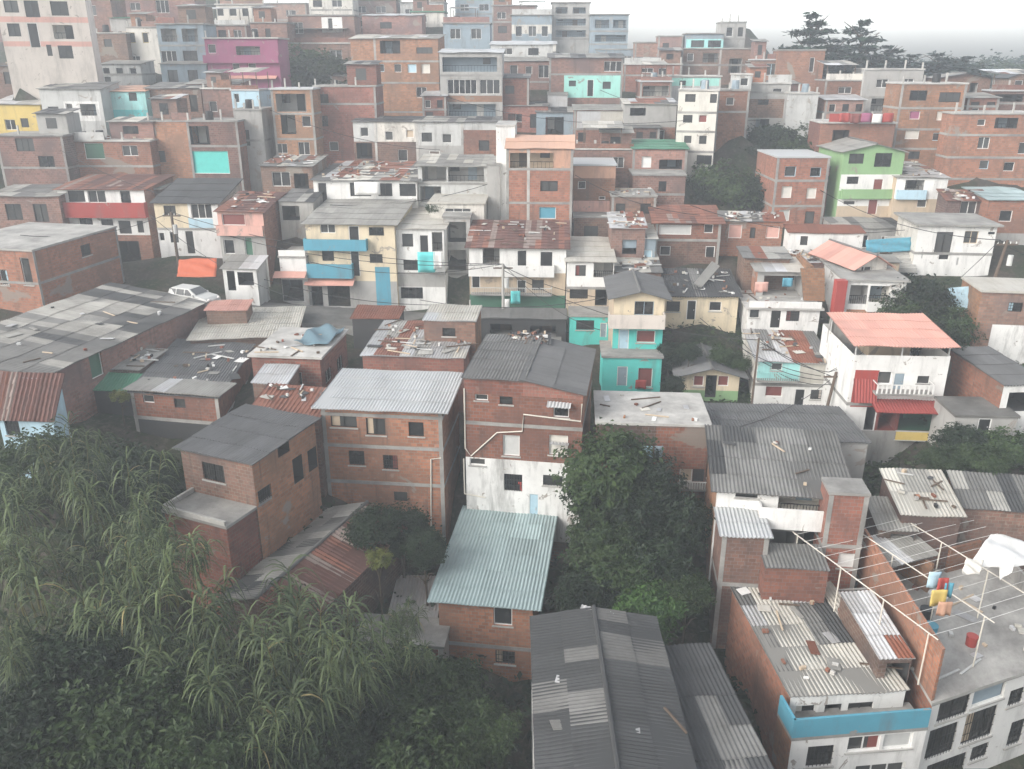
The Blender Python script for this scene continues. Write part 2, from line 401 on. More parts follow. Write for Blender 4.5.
    mb.face([(W, d, -foot), (0, d, -foot), (0, d, tb), (W, d, tb)], sidem)
    for x in (0, W):
        if rtype == 'shed' and rise > 0: mb.face([(x, 0, Ht), (x, d, Ht), (x, d, Ht+rise)], sidem)
        if rtype == 'shed' and rise < 0: mb.face([(x, 0, Ht+rise), (x, d, Ht+rise), (x, 0, Ht)], sidem)
        if rtype == 'gx': mb.face([(x, 0, Ht), (x, d, Ht), (x, d/2, Ht+rise)], sidem)
    for y in (0, d):
        fm = front if y == 0 else sidem
        if rtype == 'gy': mb.face([(0, y, Ht), (W, y, Ht), (W/2, y, Ht+rise)], fm)
        if rtype == 'shedx': mb.face([(0, y, Ht), (W, y, Ht), (W if rise > 0 else 0, y, Ht+abs(rise))], fm)
    if rtype == 'shedx':
        x = W if rise > 0 else 0; mb.face([(x, 0, Ht), (x, d, Ht), (x, d, Ht+abs(rise)), (x, 0, Ht+abs(rise))], sidem)
    for sy in slabs:
        z = zat(sy); h = .11
        for bx in ((-.03, -.03, z-h, W+.03, 0, z+h, 'yxXzZ'), (-.03, 0, z-h+.002, 0, d, z+h-.002, 'xzZY'), (W, 0, z-h+.002, W+.03, d, z+h-.002, 'XzZY')): mb.box(*bx[:6], 'concrete', .5, False, bx[6])
    if front.startswith('b:') and slabs and rng.random() < .75 and rtype != 'none':
        for x in (.0, W-.24): mb.box(x, -.026, -foot, x+.24, 0, Ht-.005, 'concrete', .5, False, 'yxX')
    for cx in cols:
        x = F.hit(1, 0, z0+cx*zk, X(tl)[1]).x; mb.box(x-.13, -.025, -foot, x+.13, 0, Ht-.01, 'concretel', .5, False, 'yxX')
    B(mb, 'wall', partlabel)
    # roof
    rb = MB(); o = over; zt = Ht+.03
    if rtype == 'flat': rb.box(-o, -o, zt, W+o, d+o, zt+.16, rk if ':' in rk or rk.startswith('concrete') else 's:'+(PAL[rk][0][0] if rk in PAL else rk))
    elif rtype == 'shed':
        k = rise/d; n = math.hypot(1, k); sheets(rb, (-o, -o, zt-k*o), (1, 0, 0), (0, 1, k), W+2*o, (d+2*o)*n, rk, rng, geo)
    elif rtype == 'shedx':
        k = abs(rise)/W; n = math.hypot(1, k)
        if rise > 0: sheets(rb, (-o, d+o, zt-k*o), (0, -1, 0), (1, 0, k), d+2*o, (W+2*o)*n, rk, rng, geo)
        else: sheets(rb, (W+o, -o, zt-k*o), (0, 1, 0), (-1, 0, k), d+2*o, (W+2*o)*n, rk, rng, geo)
    elif rtype == 'gx':
        k = rise/(d/2); n = math.hypot(1, k)
        sheets(rb, (-o, -o, zt-k*o), (1, 0, 0), (0, 1, k), W+2*o, (d/2+o)*n, rk, rng, geo); sheets(rb, (W+o, d+o, zt-k*o), (-1, 0, 0), (0, -1, k), W+2*o, (d/2+o)*n, gback or rk, rng, geo)
        rb.tube([(-o, d/2, zt+rise+.03), (W+o, d/2, zt+rise+.03)], .09, .09, 's:fiberd', 6)
    elif rtype == 'gy':
        k = rise/(W/2); n = math.hypot(1, k)
        sheets(rb, (-o, d+o, zt-k*o), (0, -1, 0), (1, 0, k), d+2*o, (W/2+o)*n, rk, rng, geo); sheets(rb, (W+o, -o, zt-k*o), (0, 1, 0), (-1, 0, k), d+2*o, (W/2+o)*n, gback or rk, rng, geo)
        rb.tube([(W/2, -o, zt+rise+.03), (W/2, d+o, zt+rise+.03)], .1, .1, 's:fiber' if not rk.startswith('dark') else 's:fiberd', 6)
    if rtype != 'none': B(rb, 'roof')
    for side, h, th, m_, y0, y1 in par:
        q = MB(); zz0 = Ht+(.19 if rtype == 'flat' else 0)
        if side == 'F': q.box(y0*W, -o, zz0, y1*W, -o+th, zz0+h, m_)
        if side == 'B': q.box(y0*W, d+o-th, zz0, y1*W, d+o, zz0+h, m_)
        if side == 'L': q.box(-o, y0*d, zz0, -o+th, y1*d, zz0+h, m_)
        if side == 'R': q.box(W+o-th, y0*d, zz0, W+o, y1*d, zz0+h, m_)
        B(q, 'parapet')
    # openings
    for face, u0, u1, v0, v1, kd, op, dp in done:
        f = pl[face]
        def bx(q, a0, a1, b0, b1, n0, n1, m_):
            c0, c1 = f(a0, b0, n0), f(a1, b1, n1)
            q.box(min(c0[0], c1[0]), min(c0[1], c1[1]), min(c0[2], c1[2]), max(c0[0], c1[0]), max(c0[1], c1[1]), max(c0[2], c1[2]), m_, .5, False)
        if kd in 'wbc':
            q = MB(); fw = .055; fm = op if (op and kd != 'c') else fr
            if kd == 'w' and rng.random() < .35 and not op: fm = 'black'
            if kd == 'b': fm = 'black'
            bx(q, u0, u1, v1-fw, v1, -.17, -.1, fm); bx(q, u0, u1, v0, v0+fw, -.17, -.1, fm)
            nm = max(1, round((u1-u0)/.75)) if kd != 'c' else 1
            for i in range(nm+1):
                uc = u0+fw/2+(u1-u0-fw)*i/nm; bx(q, uc-fw/2, uc+fw/2, v0+fw, v1-fw, -.17, -.1, fm)
            if near and (kd == 'b' or (kd == 'w' and op is None and rng.random() < .4)):
                nb = int((u1-u0)/.16)
                for i in range(1, nb): uc = u0+(u1-u0)*i/nb; bx(q, uc-.012, uc+.012, v0, v1, -.035, -.012, 'black')
                for vv in (.33, .66): bx(q, u0, u1, v0+(v1-v0)*vv-.012, v0+(v1-v0)*vv+.012, -.034, -.013, 'black')
            if near and rng.random() < .6: bx(q, u0-.08, u1+.08, v0-.08, v0-.003, -.05, .07, 'concretel')
            wo = B(q, 'window')
            pm = op if kd == 'c' and op else 'glass'
            if near or kd == 'c':
                q = MB(); bx(q, u0+fw, u1-fw, v0+fw, v1-fw, -.155, -.14, pm)
                if kd != 'c' and near and (u1-u0) > .7 and rng.random() < .28:
                    cm = rng.choice(['f:offwhite', 'f:lblue', 'f:pinkw', 'f:tanp', 'f:dred']); e0 = u0+fw if rng.random() < .5 else u1-fw-(u1-u0)*.3
                    bx(q, e0, e0+(u1-u0)*.3, v0+fw, v1-fw, -.139, -.134, cm)
                po = q.build('pane', wo)
            else:
                q2 = MB(); bx(q2, u0+fw, u1-fw, v0+fw, v1-fw, -.155, -.14, 'glass'); q2.build('pane', wo)
        elif kd == 'd':
            q = MB(); dm = op or rng.choice(['black', 'wood', 'f:bluegrey', 'f:dred', 'metal']); fm = fr
            bx(q, u0, u0+.06, v0, v1, -.12, -.02, fm); bx(q, u1-.06, u1, v0, v1, -.12, -.02, fm); bx(q, u0+.06, u1-.06, v1-.06, v1, -.12, -.02, fm)
            bx(q, u0+.06, u1-.06, v0, v1-.06, -.11, -.06, dm)
            if near:
                for i in (0, 1):
                    for j in (0, 1):
                        ww = (u1-u0-.12)/2; hh = (v1-v0-.06)/2
                        bx(q, u0+.12+ww*i, u0+ww*(i+1), v0+.08+hh*j, v0+hh*(j+1)-.04, -.06, -.045, dm)
            do = B(q, 'door')
            if near:
                q = MB(); bx(q, u1-.2, u1-.14, v0+(v1-v0)*.45, v0+(v1-v0)*.52, -.06, -.02, 'metal'); q.build('handle', do)
        elif kd in 'lo':
            if kd == 'l':
                q = MB(); hr = min(.95, (v1-v0)*.45); rm = 'black'
                bx(q, u0, u1, v0+hr-.05, v0+hr, -.09, -.04, rm)
                nb = max(2, int((u1-u0)/(.16 if near else .35)))
                for i in range(nb+1): uc = u0+.015+(u1-u0-.03)*i/nb; bx(q, uc-.013, uc+.013, v0, v0+hr-.05, -.08, -.05, rm)
                B(q, 'railing')
            if u1-u0 > 1.4:
                q = MB(); uc = u0+(u1-u0)*rng.choice((.3, .65)); bx(q, uc-.42, uc+.42, v0, min(v1-.1, v0+2.0), -dp, -dp+.05, rng.choice(['wood', 'f:offwhite', 'black', 'f:bluegrey']))
                B(q, 'door')
                if u1-u0 > 2.6:
                    q = MB(); uc = u0+(u1-u0)*.15 if uc > (u0+u1)/2 else u1-(u1-u0)*.2; bx(q, uc-.45, uc+.45, v0+.8, min(v1-.1, v0+1.8), -dp, -dp+.04, 'glass'); B(q, 'window')
    for r in balc:                                   # x0,y0,x1,y1,out,material,kind
        out, bm2, kd = r[4], r[5], r[6]
        u0, u1, v0, v1 = rect('F', r, out); q = MB(); u0 = max(u0, -.4); 
        q.box(u0, -out, v0-.14, u1, -.004, v0, 'concrete' if kd != 'wall' else bm2)
        if kd == 'wall':
            q.box(u0, -out, v0, u1, -out+.1, v1, bm2); q.box(u0, -out+.1, v0, u0+.1, -.004, v1, bm2); q.box(u1-.1, -out+.1, v0, u1, -.004, v1, bm2)
        B(q, 'balcony')
        if kd != 'wall':
            q = MB(); q.box(u0, -out, v1-.05, u1, -out+.05, v1, bm2, .5, False)
            nb = max(3, int((u1-u0)/(.15 if kd == 'rail' else .3))); t_ = .014 if kd == 'rail' else .055
            for i in range(nb+1):
                uc = u0+t_+(u1-u0-2*t_)*i/nb; q.box(uc-t_, -out+.01, v0, uc+t_, -out+.04, v1-.05, bm2, .5, False)
            for uu in (u0, u1-.04):
                q.box(uu, -out+.05, v1-.05, uu+.04, -.004, v1, bm2, .5, False)
            B(q, 'railing')
    for r in awn:                                    # x0,y0 (wall), x1,y1 (outer edge), out, sheet kind
        out, ak = r[4], r[5]; (x0, y0), (x1, y1) = X(r[:2]), X(r[2:4])
        zt_ = F.hit(1, 0, (x0+x1)/2, y0).z; zo = F.hit(1, -out, (x0+x1)/2, y1).z; u0 = F.hit(1, -out, x0, y1).x; u1 = F.hit(1, -out, x1, y1).x
        q = MB(); k = (zt_-zo)/out; sheets(q, (u0, -out, zo), (1, 0, 0), (0, 1, k), u1-u0, (out-.02)*math.hypot(1, k), ak, rng, geo); B(q, 'awning')
    for pts in pipes:
        q = MB(); pp = [F.hit(1, -.06, *X(p)) for p in pts]; q.tube([tuple(p) for p in pp], .045, .045, 'pvc', 6); B(q, 'drain_pipe')

    HOUSES.append((root, F, W, d, Ht, rtype, rise, label))
    return root, F, W, d, Ht

def hash_(s):
    h = 7
    for ch in s: h = (h*131+ord(ch)) % 1000003
    return h

# ---------------------------------------------------------------- plants
def crown_mesh(seed, rx, ry, rz, nclump, nleaf, size, m='leafdark', flat_=1.0, shell=.55, clump=.32, z0=0, tiers=0, aspect=1.7):
    r = random.Random(seed); mb = MB()
    for c in range(nclump):
        while True:
            p = Vector((r.uniform(-1, 1), r.uniform(-1, 1), r.uniform(-1, 1)))
            if shell < p.length < 1: break
        if tiers: p.z = round(p.z*tiers)/tiers+r.uniform(-.03, .03)
        wob = .75+.35*r.random()
        cx, cy, cz = p.x*rx*wob, p.y*ry*wob, p.z*rz*wob+z0
        ct = r.random(); cr = clump*(.6+.8*r.random())*min(rx, ry)
        for i in range(nleaf):
            q = Vector((r.gauss(0, 1), r.gauss(0, 1), r.gauss(0, 1)*.7*flat_))*cr*.55
            s = size*(.6+.8*r.random())
            n = (Vector((p.x, p.y, p.z*.6+.5)).normalized()+Vector((r.uniform(-1, 1), r.uniform(-1, 1), r.uniform(-.6, 1)))*.8).normalized()
            a = n.cross(Vector((r.uniform(-1, 1), r.uniform(-1, 1), r.uniform(-1, 1)))).normalized(); b = n.cross(a)
            o = Vector((cx, cy, cz))+q; w = s/aspect; sag = n*(-s*.18)
            tn = min(1, max(0, .25+.5*ct+r.uniform(-.25, .25)))
            mb.face((o-a*s*.5+sag, o-b*w*.5, o+a*s*.5+sag, o+b*w*.5), m, tn, [(0, 0)]*4, False)
    return mb
def trunk_mesh(seed, h, r0, spread, nlimb=5):
    r = random.Random(seed); mb = MB(); top = Vector((r.uniform(-.3, .3), r.uniform(-.3, .3), h))
    mb.tube([(0, 0, -1.5), (top.x*.3, top.y*.3, h*.4), tuple(top)], r0, r0*.55, 'bark', 7)
    for i in range(nlimb):
        a = 2*math.pi*i/nlimb+r.random(); s = Vector((top.x*.6, top.y*.6, h*(.55+.4*r.random())))
        e = s+Vector((math.cos(a)*spread*r.uniform(.6, 1), math.sin(a)*spread*r.uniform(.6, 1), spread*r.uniform(.3, .9)))
        mid = (s+e)/2+Vector((0, 0, .2)); mb.tube([tuple(s), tuple(mid), tuple(e)], r0*.45, r0*.12, 'bark', 5)
    return mb
def cane_mesh(seed, h, nst, spread, leafl=1.1, dry=.12):
    r = random.Random(seed); st = MB(); lf = MB()
    for i in range(nst):
        a = r.uniform(0, 6.283); rr = spread*.45*math.sqrt(r.random()); hh = h*r.uniform(.5, 1.0)
        b = Vector((math.cos(a)*rr, math.sin(a)*rr, -.8)); lean = Vector((math.cos(a), math.sin(a), 0))*spread*.5*r.uniform(.2, 1)
        pts = [b, b+Vector((0, 0, hh*.5+.4))+lean*.3, b+Vector((0, 0, hh+.8))+lean]
        st.tube([tuple(p) for p in pts], .035, .015, 'stem', 5)
        nl = r.randint(34, 44)
        for k in range(nl):
            f = (.5+.5*(k/nl)**.6); p = pts[1].lerp(pts[2], (f-.5)/.5)
            an = r.uniform(0, 6.283); L = leafl*r.uniform(.7, 1.2)*(.75+.5*(1-abs(f-.8)))
            d = Vector((math.cos(an), math.sin(an), 0)); up = r.uniform(.35, 1.15) if f < .9 else r.uniform(.9, 1.8); w = .04*r.uniform(.7, 1.4)
            side = Vector((-d.y, d.x, 0)); tn = r.random()*.75+(.25 if r.random() < dry else 0); prev = None
            for s in range(6):
                t = s/5; q = p+d*L*(t*1.12-.22*t*t)+Vector((0, 0, L*(up*t-(.72+up*.7)*t*t*1.05)))
                ww = w*(1-t**2.2)*(.5+min(1, t*4)*.5)+.004; cur = (q-side*ww, q+side*ww)
                if prev: lf.face((prev[0], prev[1], cur[1], cur[0]), 'canedry' if tn > .93 else 'leafcane', min(1, tn), [(0, 0)]*4)
                prev = cur
    return st, lf
LEAF = {'leafdark': ((.007, .014, .008), (.028, .048, .02)), 'leafmid': ((.014, .032, .011), (.065, .1, .032)), 'leafbright': ((.025, .065, .016), (.085, .16, .04)), 'leafyellow': ((.07, .09, .02), (.2, .21, .05)),
        'leafcane': ((.01, .024, .011), (.185, .235, .1)), 'leafpine': ((.012, .03, .02), (.035, .065, .04))}
for k_, v_ in LEAF.items(): MATS[k_] = leaf(*v_, name=k_)
MATS['canedry'] = leaf((.2, .16, .06), (.34, .28, .12), 'cane_dry')
MATS['bark'] = flat((.09, .07, .05), .95, .1, 'bark', 0, .7); MATS['stem'] = flat((.14, .13, .05), .8, .2, 'cane_stem', 0, .6)
H = house
# ================= foreground and right-hand slope =================
# long dark shed at the bottom edge, with its ridge running away from us
h_dark, *_ = H('-', 'long shed roofed in blackened corrugated sheets, white wall along its left side', None, None, 0, 30, 13.4, P=(.95, 19.6, CAMZ-24.3), W=5.7, Ht=8, yaw=0, wall='q:white', roof=('gy', 'darkpatch', .55, .12), name='shed', cat='shed', anchor=False)
H('-', 'lower dark corrugated roof shed squeezed against the brick flank of the patchwork house', None, None, 0, 30, 14.2, P=(6.9, 18.0, CAMZ-24.8), W=3.5, Ht=8, yaw=5, wall='b:brown', roof=('shed', 'darkpatch', -.5, .08), name='shed', cat='shed', anchor=False)
# patchwork house with blue parapet, bottom right
pw, F_, W_, d_, H_ = H('p', 'brick sided house with patchwork corrugated roof and a bright blue terrace parapet', (402, 364), (706, 362), 700, 29.5, bk=68, yaw=5, wall='b:orange', front='p:white', foot=6,
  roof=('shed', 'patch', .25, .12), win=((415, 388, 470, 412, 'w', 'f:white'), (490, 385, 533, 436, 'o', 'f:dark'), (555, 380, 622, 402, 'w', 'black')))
H('p', None, (404, 484), (776, 404), 720, 28.1, 1.5, yaw=6, wall='b:orange', front='p:white', into=pw, roof=('flat', 'concrete', 0, .02), par=(('F', .95, .12, 'p:blue', 0, 1), ('L', .95, .12, 'p:blue', 0, 1)), foot=6,
  win=((445, 496, 515, 550, 'b'), (555, 468, 640, 510, 'w', 'f:white'), (650, 455, 727, 503, 'c', 'f:lgrey'), (570, 545, 700, 620, 'w', 'f:white')), anchor=False)
# rusty zinc lean-to between patchwork house and terrace house
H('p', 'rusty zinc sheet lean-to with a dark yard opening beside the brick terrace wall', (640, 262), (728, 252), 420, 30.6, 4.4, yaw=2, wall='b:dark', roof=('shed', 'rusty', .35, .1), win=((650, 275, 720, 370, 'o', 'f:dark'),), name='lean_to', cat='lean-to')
# terrace house
tr_, FT, WT, dT, HT = H('p', 'white three-storey house with dark barred windows below an open grey roof terrace', (780, 384), (1160, 256), 640, 29.3, 10.4, yaw='lv', shear=.45, seed=3, wall='b:orange', front='p:white', foot=6, roof=('flat', 'concretem', 0, .12),
  win=((800, 350, 876, 420, 'b'), (895, 305, 975, 378, 'c', 'f:bluegrey'), (768, 446, 838, 520, 'b'), (866, 402, 942, 478, 'b'), (765, 532, 862, 580, 'b'), (884, 494, 925, 530, 'b'), (985, 345, 1020, 385, 'b'), (985, 430, 1020, 490, 'b')), slabs=(384,),
  par=(('L', 2.7, .16, 'b:orange', 0, .86), ('R', .9, .15, 'q:grey', 0, 1), ('B', 1.6, .15, 'b:orange', 0, 1)))
# big grey corrugated house with courtyard
gc, F_, W_, d_, H_ = H('o', 'house under a broad weathered corrugated roof with a white balcony terrace over a courtyard', (206, 182), (560, 200), 440, 40, 5.4, yaw=-8, wall='b:orange', front='p:white', roof=('shed', 'darkish', 1.1, .35), zones=((200, 292, 335, 440, 'b:brown'), (335, 285, 560, 440, 'q:grey')),
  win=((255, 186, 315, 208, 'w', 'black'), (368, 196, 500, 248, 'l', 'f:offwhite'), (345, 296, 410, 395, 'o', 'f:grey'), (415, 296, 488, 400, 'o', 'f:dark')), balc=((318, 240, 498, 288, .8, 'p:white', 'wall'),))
H('o', None, (220, 306), (346, 308), 440, 37.4, 2.4, yaw=-6, wall='b:brown', into=gc, roof=('shed', 'white', .12, .18), anchor=False, slabs=(437,))
H('o', None, (505, 200), (612, 205), 445, 38.0, 1.6, yaw=-6, wall='b:red', into=gc, roof=('flat', 'concrete', 0, .05), slabs=(335,), win=((528, 356, 573, 395, 'c', 'f:white'),), anchor=False)
H('o', 'low lean-to of grey sheets and red brick at the foot of the courtyard', (335, 395), (500, 425), 450, 36.2, 2.0, yaw=-4, wall='b:red', roof=('shed', 'grey', .2, .05), name='lean_to', cat='lean-to', anchor=False)
H('-', 'flat grey concrete roofed house directly behind the broad corrugated roof', (706, 438), (868, 444), 470, 46.3, bk=405, yaw=-4, wall='q:grey', roof=('shed', 'smooth', -.3, .15))
H('o', 'low house with a mottled pale and dark corrugated roof beside the wire terrace', (700, 248), (858, 256), 420, 39.6, bk=138, yaw=-4, wall='b:brown', roof=('shed', 'light', .8, .2), slabs=())
H('o', 'low house with a plain slate grey roof at the right edge behind the wire terrace', (860, 232), (1110, 262), 430, 40.6, bk=148, yaw=-8, wall='b:brown', roof=('shed', 'old', .8, .15))
H('o', 'small lean-to with a pale beige corrugated roof against the courtyard tower', (636, 292), (738, 296), 400, 39.2, 2.6, yaw=-6, wall='b:dark', roof=('shed', 'fiberl', .55, .1), win=((665, 305, 730, 350, 'o', 'f:dark'),), name='lean_to', cat='lean-to')
# half concrete half white flat roof
H('k', 'red brick house with a flat roof half bare concrete and half painted white', (372, 478), (806, 515), 760, 46.2, bk=365, yaw=-4, wall='b:orange', front='b:red', roof=('flat', 'concretel', 0, .1), zones=((372, 470, 600, 560, 'b:dark'),),
  win=((690, 650, 740, 700, 'c', 'f:tanp'), (742, 650, 785, 700, 'b'), (480, 545, 560, 640, 'w')), balc=((690, 700, 800, 728, .7, 'f:white', 'rail'),))
# centre brick / white building
cb, Fm, Wm, dm, Hm = H('j', 'tall brick house with plastered white ground floor, zigzag drain pipe and half smooth roof', (824, 356), (1280, 420), 860, 47, 8.2, yaw=-9, wall='b:orange', front='b:red', foot=5, roof=('none', '', 0, 0), zones=((602, 900, 'q:white'),), slabs=(470,), gback=None,
  win=((865, 347, 915, 387, 'w'), (960, 371, 1010, 402, 'w'), (845, 610, 905, 636, 'w'), (1167, 410, 1227, 452, 'w', 'f:white'), (972, 520, 1037, 600, 'c', 'f:lgrey'), (1150, 520, 1222, 597, 'c', 'f:offwhite'), (977, 670, 1047, 735, 'b'), (1127, 675, 1202, 715, 'w'), (1072, 745, 1110, 860, 'd', 'f:lblue')),
  awn=((1140, 392, 1232, 416, .6, 'white'), (1150, 545, 1225, 556, .35, 'zinc')), pipes=(((824, 340), (828, 570), (850, 600), (950, 510), (1047, 505), (1052, 440), (1272, 467), (1277, 400)), ((822, 610), (826, 745), (905, 760))))
H('-', None, None, None, 0, 46, dm, P=Fm.M @ Vector((0, 0, Hm+.95)), W=Wm*.5, Ht=.95, foot=0, yaw=-9, wall='b:red', into=cb, roof=('shed', 'grey', .1, .15), anchor=False)
H('-', None, None, None, 0, 46, dm, P=Fm.M @ Vector((Wm*.5, 0, Hm+.3)), W=Wm*.5, Ht=.3, foot=0, yaw=-9, wall='b:red', into=cb, roof=('shedx', 'smooth', -.7, .2), anchor=False)
# white roofed brick building
H('j', 'square brick house of three floors under a clean white metal roof', (272, 408), (738, 426), 880, 47, bk=282, yaw=-6, wall='b:orange', front='b:orange', foot=5, roof=('shed', 'white', .15, .45), slabs=(555, 692, 436),
  win=((310, 440, 410, 490, 'w', 'black'), (447, 455, 520, 520, 'w', 'black'), (610, 470, 668, 525, 'w', 'black'), (380, 580, 440, 635, 'b'), (512, 597, 568, 652, 'b'), (553, 738, 605, 775, 'w')), pipes=(((697, 880), (696, 612), (735, 608)),))
# green-blue roofed house
H('n', 'narrow brick house with a sea green corrugated metal roof', (288, 312), (540, 328), 560, 38, bk=88, yaw=-8, wall='b:orange', front='b:orange', foot=5, roof=('shed', 'mintr', .25, .5), slabs=(430,), win=((435, 336, 485, 388, 'w', 'f:white'), (440, 455, 492, 490, 'b')))
H('n', 'small shed with a pale zinc corrugated roof left of the sea green roof', (150, 395), (276, 400), 440, 38.6, bk=258, yaw=-2, wall='q:lgrey', roof=('shed', 'zinc', .3, .1), name='shed', cat='shed')
H('n', 'low concrete platform hut overgrown at the foot of the sea green roofed house', (60, 432), (300, 432), 480, 36.8, 2.2, yaw=-6, wall='q:grey', roof=('flat', 'concrete', 0, .1), name='hut', cat='hut', win=((240, 450, 290, 485, 'w'),))
# dark roofed house on the left with annex
dk, F_, W_, d_, H_ = H('-', 'brick house with a dark charcoal sheet roof and a shadowed passage on its right side', (180, 447), (252, 466), 545, 42, 5.6, yaw=-23, wall='b:orange', front='b:brown', foot=5, roof=('shed', 'smooth', .25, .3),
  win=((203, 464, 224, 481, 'b'),), R=((277, 434, 289, 455, 'o', 'f:dark'), (293, 456, 303, 482, 'o', 'f:dark'), (308, 448, 317, 470, 'o', 'f:dark'), (258, 487, 272, 503, 'w')), slabs=())
H('m', None, (438, 86), (600, 108), 250, 39.8, 3.4, yaw=-24, wall='b:red', into=dk, roof=('flat', 'concrete', 0, .1), anchor=False, par=(('L', .25, .15, 'concretel', 0, 1), ('F', .25, .15, 'concretel', 0, 1)), foot=5)
# rusty tile gable
H('-', 'low long house under an old rusty red clay tile gable roof among the bushes', (220, 600), (300, 586), 640, 36.4, 10.0, yaw=-22, wall='b:dark', roof=('gy', 'old', .9, .3), gback='tilered', foot=4)
# ---- left-hand block of low roofs
sb, Fs, Ws, ds, Hs = H('i', 'brick box house on dark stilts, its broad grey roof whitewashed along the front edge', (500, 352), (838, 378), 530, 51, 10.3, yaw=-11, shear=-.27, wall='b:red', front='b:red', roof=('shed', 'smooth', .1, .15), win=((550, 366, 592, 396, 'w'), (670, 380, 712, 416, 'w', 'black')), slabs=(448,), zones=((452, 640, 'f:dark'),))  # blackish lower wall paints in the shaded void beneath the floor
H('-', None, None, None, 0, 50, 1.9, P=Fs.M @ Vector((-.1, -.06, Hs+.2)), W=Ws+.15, Ht=.1, foot=0, yaw=-11, wall='b:red', roof=('shed', 'light', .06, .2), into=sb, anchor=False)
H('i', 'low house under a curled grey brown corrugated roof with scrap on top', (405, 262), (535, 282), 380, 55, bk=190, yaw=-8, wall='b:dark', roof=('shed', 'fiberl', .25, .2))
H('i', 'green metal canopy shed with mossy edge between the low roofs', (335, 345), (500, 350), 440, 53, bk=285, yaw=-6, wall='f:dark', roof=('shed', 'green', .6, .1), name='shed', cat='shed')
H('f', 'low workshop with a broad beige tin roof in a dark rim', (-230, 730), (175, 748), 800, 60.5, bk=610, yaw=8, wall='b:brown', roof=('shed', 'tan', .2, .25))
tk, F_, W_, d_, H_ = H('j', 'flat roofed brick house with a blue tarpaulin sheet laid on its roof', (5, 218), (270, 246), 350, 54.6, bk=120, yaw=-6, wall='b:red', front='b:red', roof=('flat', 'concretel', 0, .2), win=((160, 277, 200, 330, 'w'),), R=((290, 262, 315, 318), (335, 216, 357, 275), (388, 166, 412, 215)), balc=())
H('j', 'thin zinc lean-to roof tucked under the blue tarpaulin house', (10, 318), (140, 322), 360, 51.6, 2.4, yaw=-6, wall='b:brown', roof=('shed', 'zincy', .4, .1), name='lean_to', cat='lean-to')
H('j', 'strip of loose broken orange clay tile roof behind the charcoal roof', (-10, 440), (262, 462), 560, 47.4, bk=335, yaw=-10, wall='b:brown', roof=('shed', 'tilemix', .7, .1))
# brick cube and broken roofs behind the white roof
H('j', 'low brick house with torn grey corrugated roof and white foam along its gutter', (432, 212), (822, 262), 330, 55.4, bk=85, yaw=-5, wall='b:red', roof=('shed', 'junk', .3, .15))
H('j', 'small brick rooftop room covered with white plastic and stacked tiles', (668, 78), (866, 86), 200, 58, 3.4, yaw=-5, wall='b:orange', front='b:pink', roof=('shed', 'canvas', .2, .1), win=((740, 108, 790, 140, 'b'),), anchor=False)
H('k', 'dark low roof of broken fibre sheets between the brick cube and the smooth roof', (40, 170), (190, 180), 300, 53.5, bk=130, yaw=-3, wall='b:brown', roof=('shed', 'darkpatch', .2, .1))
# long grey roof on the left, wall seen obliquely
H('-', 'long shed with a patched pale grey roof and a brick side wall beside the lane', (41, 376), (205, 302), 425, 49, 8.6, yaw='lv', wall='b:pink', front='b:pink', roof=('shed', 'old', .9, .35), slabs=(), win=((90, 352, 103, 378, 'c', 'f:dgreen'),), L=((8, 420, 30, 440, 'w'),), awn=())
H('i', 'small porch roof of mossy reddish clay tiles at the end of the long grey shed', (-10, 445), (200, 452), 560, 46.6, bk=300, yaw=-4, wall='p:lblue', roof=('shed', 'tilered', 1.9, .2), win=((20, 462, 75, 520, 'b'),), name='porch', cat='porch')
# big left brick building
H('-', 'large raw brick block on the left whose flat roof is whitened along the edge', (32, 252), (116, 228), 322, 66, 9, yaw='lv', wall='b:orange', front='b:orange', roof=('flat', 'concretem', 0, .1), slabs=(286,), win=((81, 244, 91, 256, 'b'),), L=((22, 258, 31, 285, 'w'), (0, 270, 8, 285)))
# ---- red-roofed house on the right
H('l', 'house with a salmon red metal roof over an open terrace and dark red awnings', (390, 205), (748, 222), 640, 52, 7, yaw=-3, wall='p:white', front='p:white', roof=('none', '', 0, 0), slabs=(388,), zones=((384, 262, 474, 400, 'p:redp'), (735, 285, 760, 380, 'p:redp'), (470, 400, 720, 490, 'p:dred'), (384, 490, 760, 640, 'q:grey')),
  win=((478, 268, 530, 315, 'w', 'f:white'), (535, 272, 578, 340, 'd', 'f:bluegrey'), (625, 284, 670, 312, 'w', 'black'), (430, 400, 465, 485, 'o', 'f:dark'), (480, 410, 545, 485, 'o', 'f:dred'), (556, 415, 700, 488, 'o', 'f:dgreen')),
  balc=((474, 318, 690, 352, .9, 'f:white', 'balus'),), awn=((470, 372, 764, 425, 1.5, 'redr'), (384, 290, 474, 385, .5, 'redr')), name='house')
RED = HOUSES[-1]
H('l', 'plain grey walled low house with a dark door right of the red awnings', (768, 438), (1000, 452), 520, 48, 3, yaw=-3, wall='q:grey', front='q:grey', roof=('flat', 'concreted', 0, .08), win=((850, 436, 900, 506, 'd', 'black'),))
H('l', 'house with a slanting brick flank, white front and dark roof at the right edge', (950, 318), (1110, 334), 500, 49, 6.6, yaw=3, wall='b:orange', front='p:white', roof=('shed', 'smooth', .25, .1), win=((962, 345, 1070, 415, 'o', 'f:dark'),))
H('h', 'brick house with a tan flat roof and whitewashed lower wall at the right edge', (868, 532), (1100, 560), 800, 60, bk=486, yaw=-8, wall='b:orange', front='b:pink', roof=('flat', 'tan', 0, .12), zones=((890, 655, 1100, 800, 'q:white'),), win=((965, 570, 1020, 605, 'w'),))
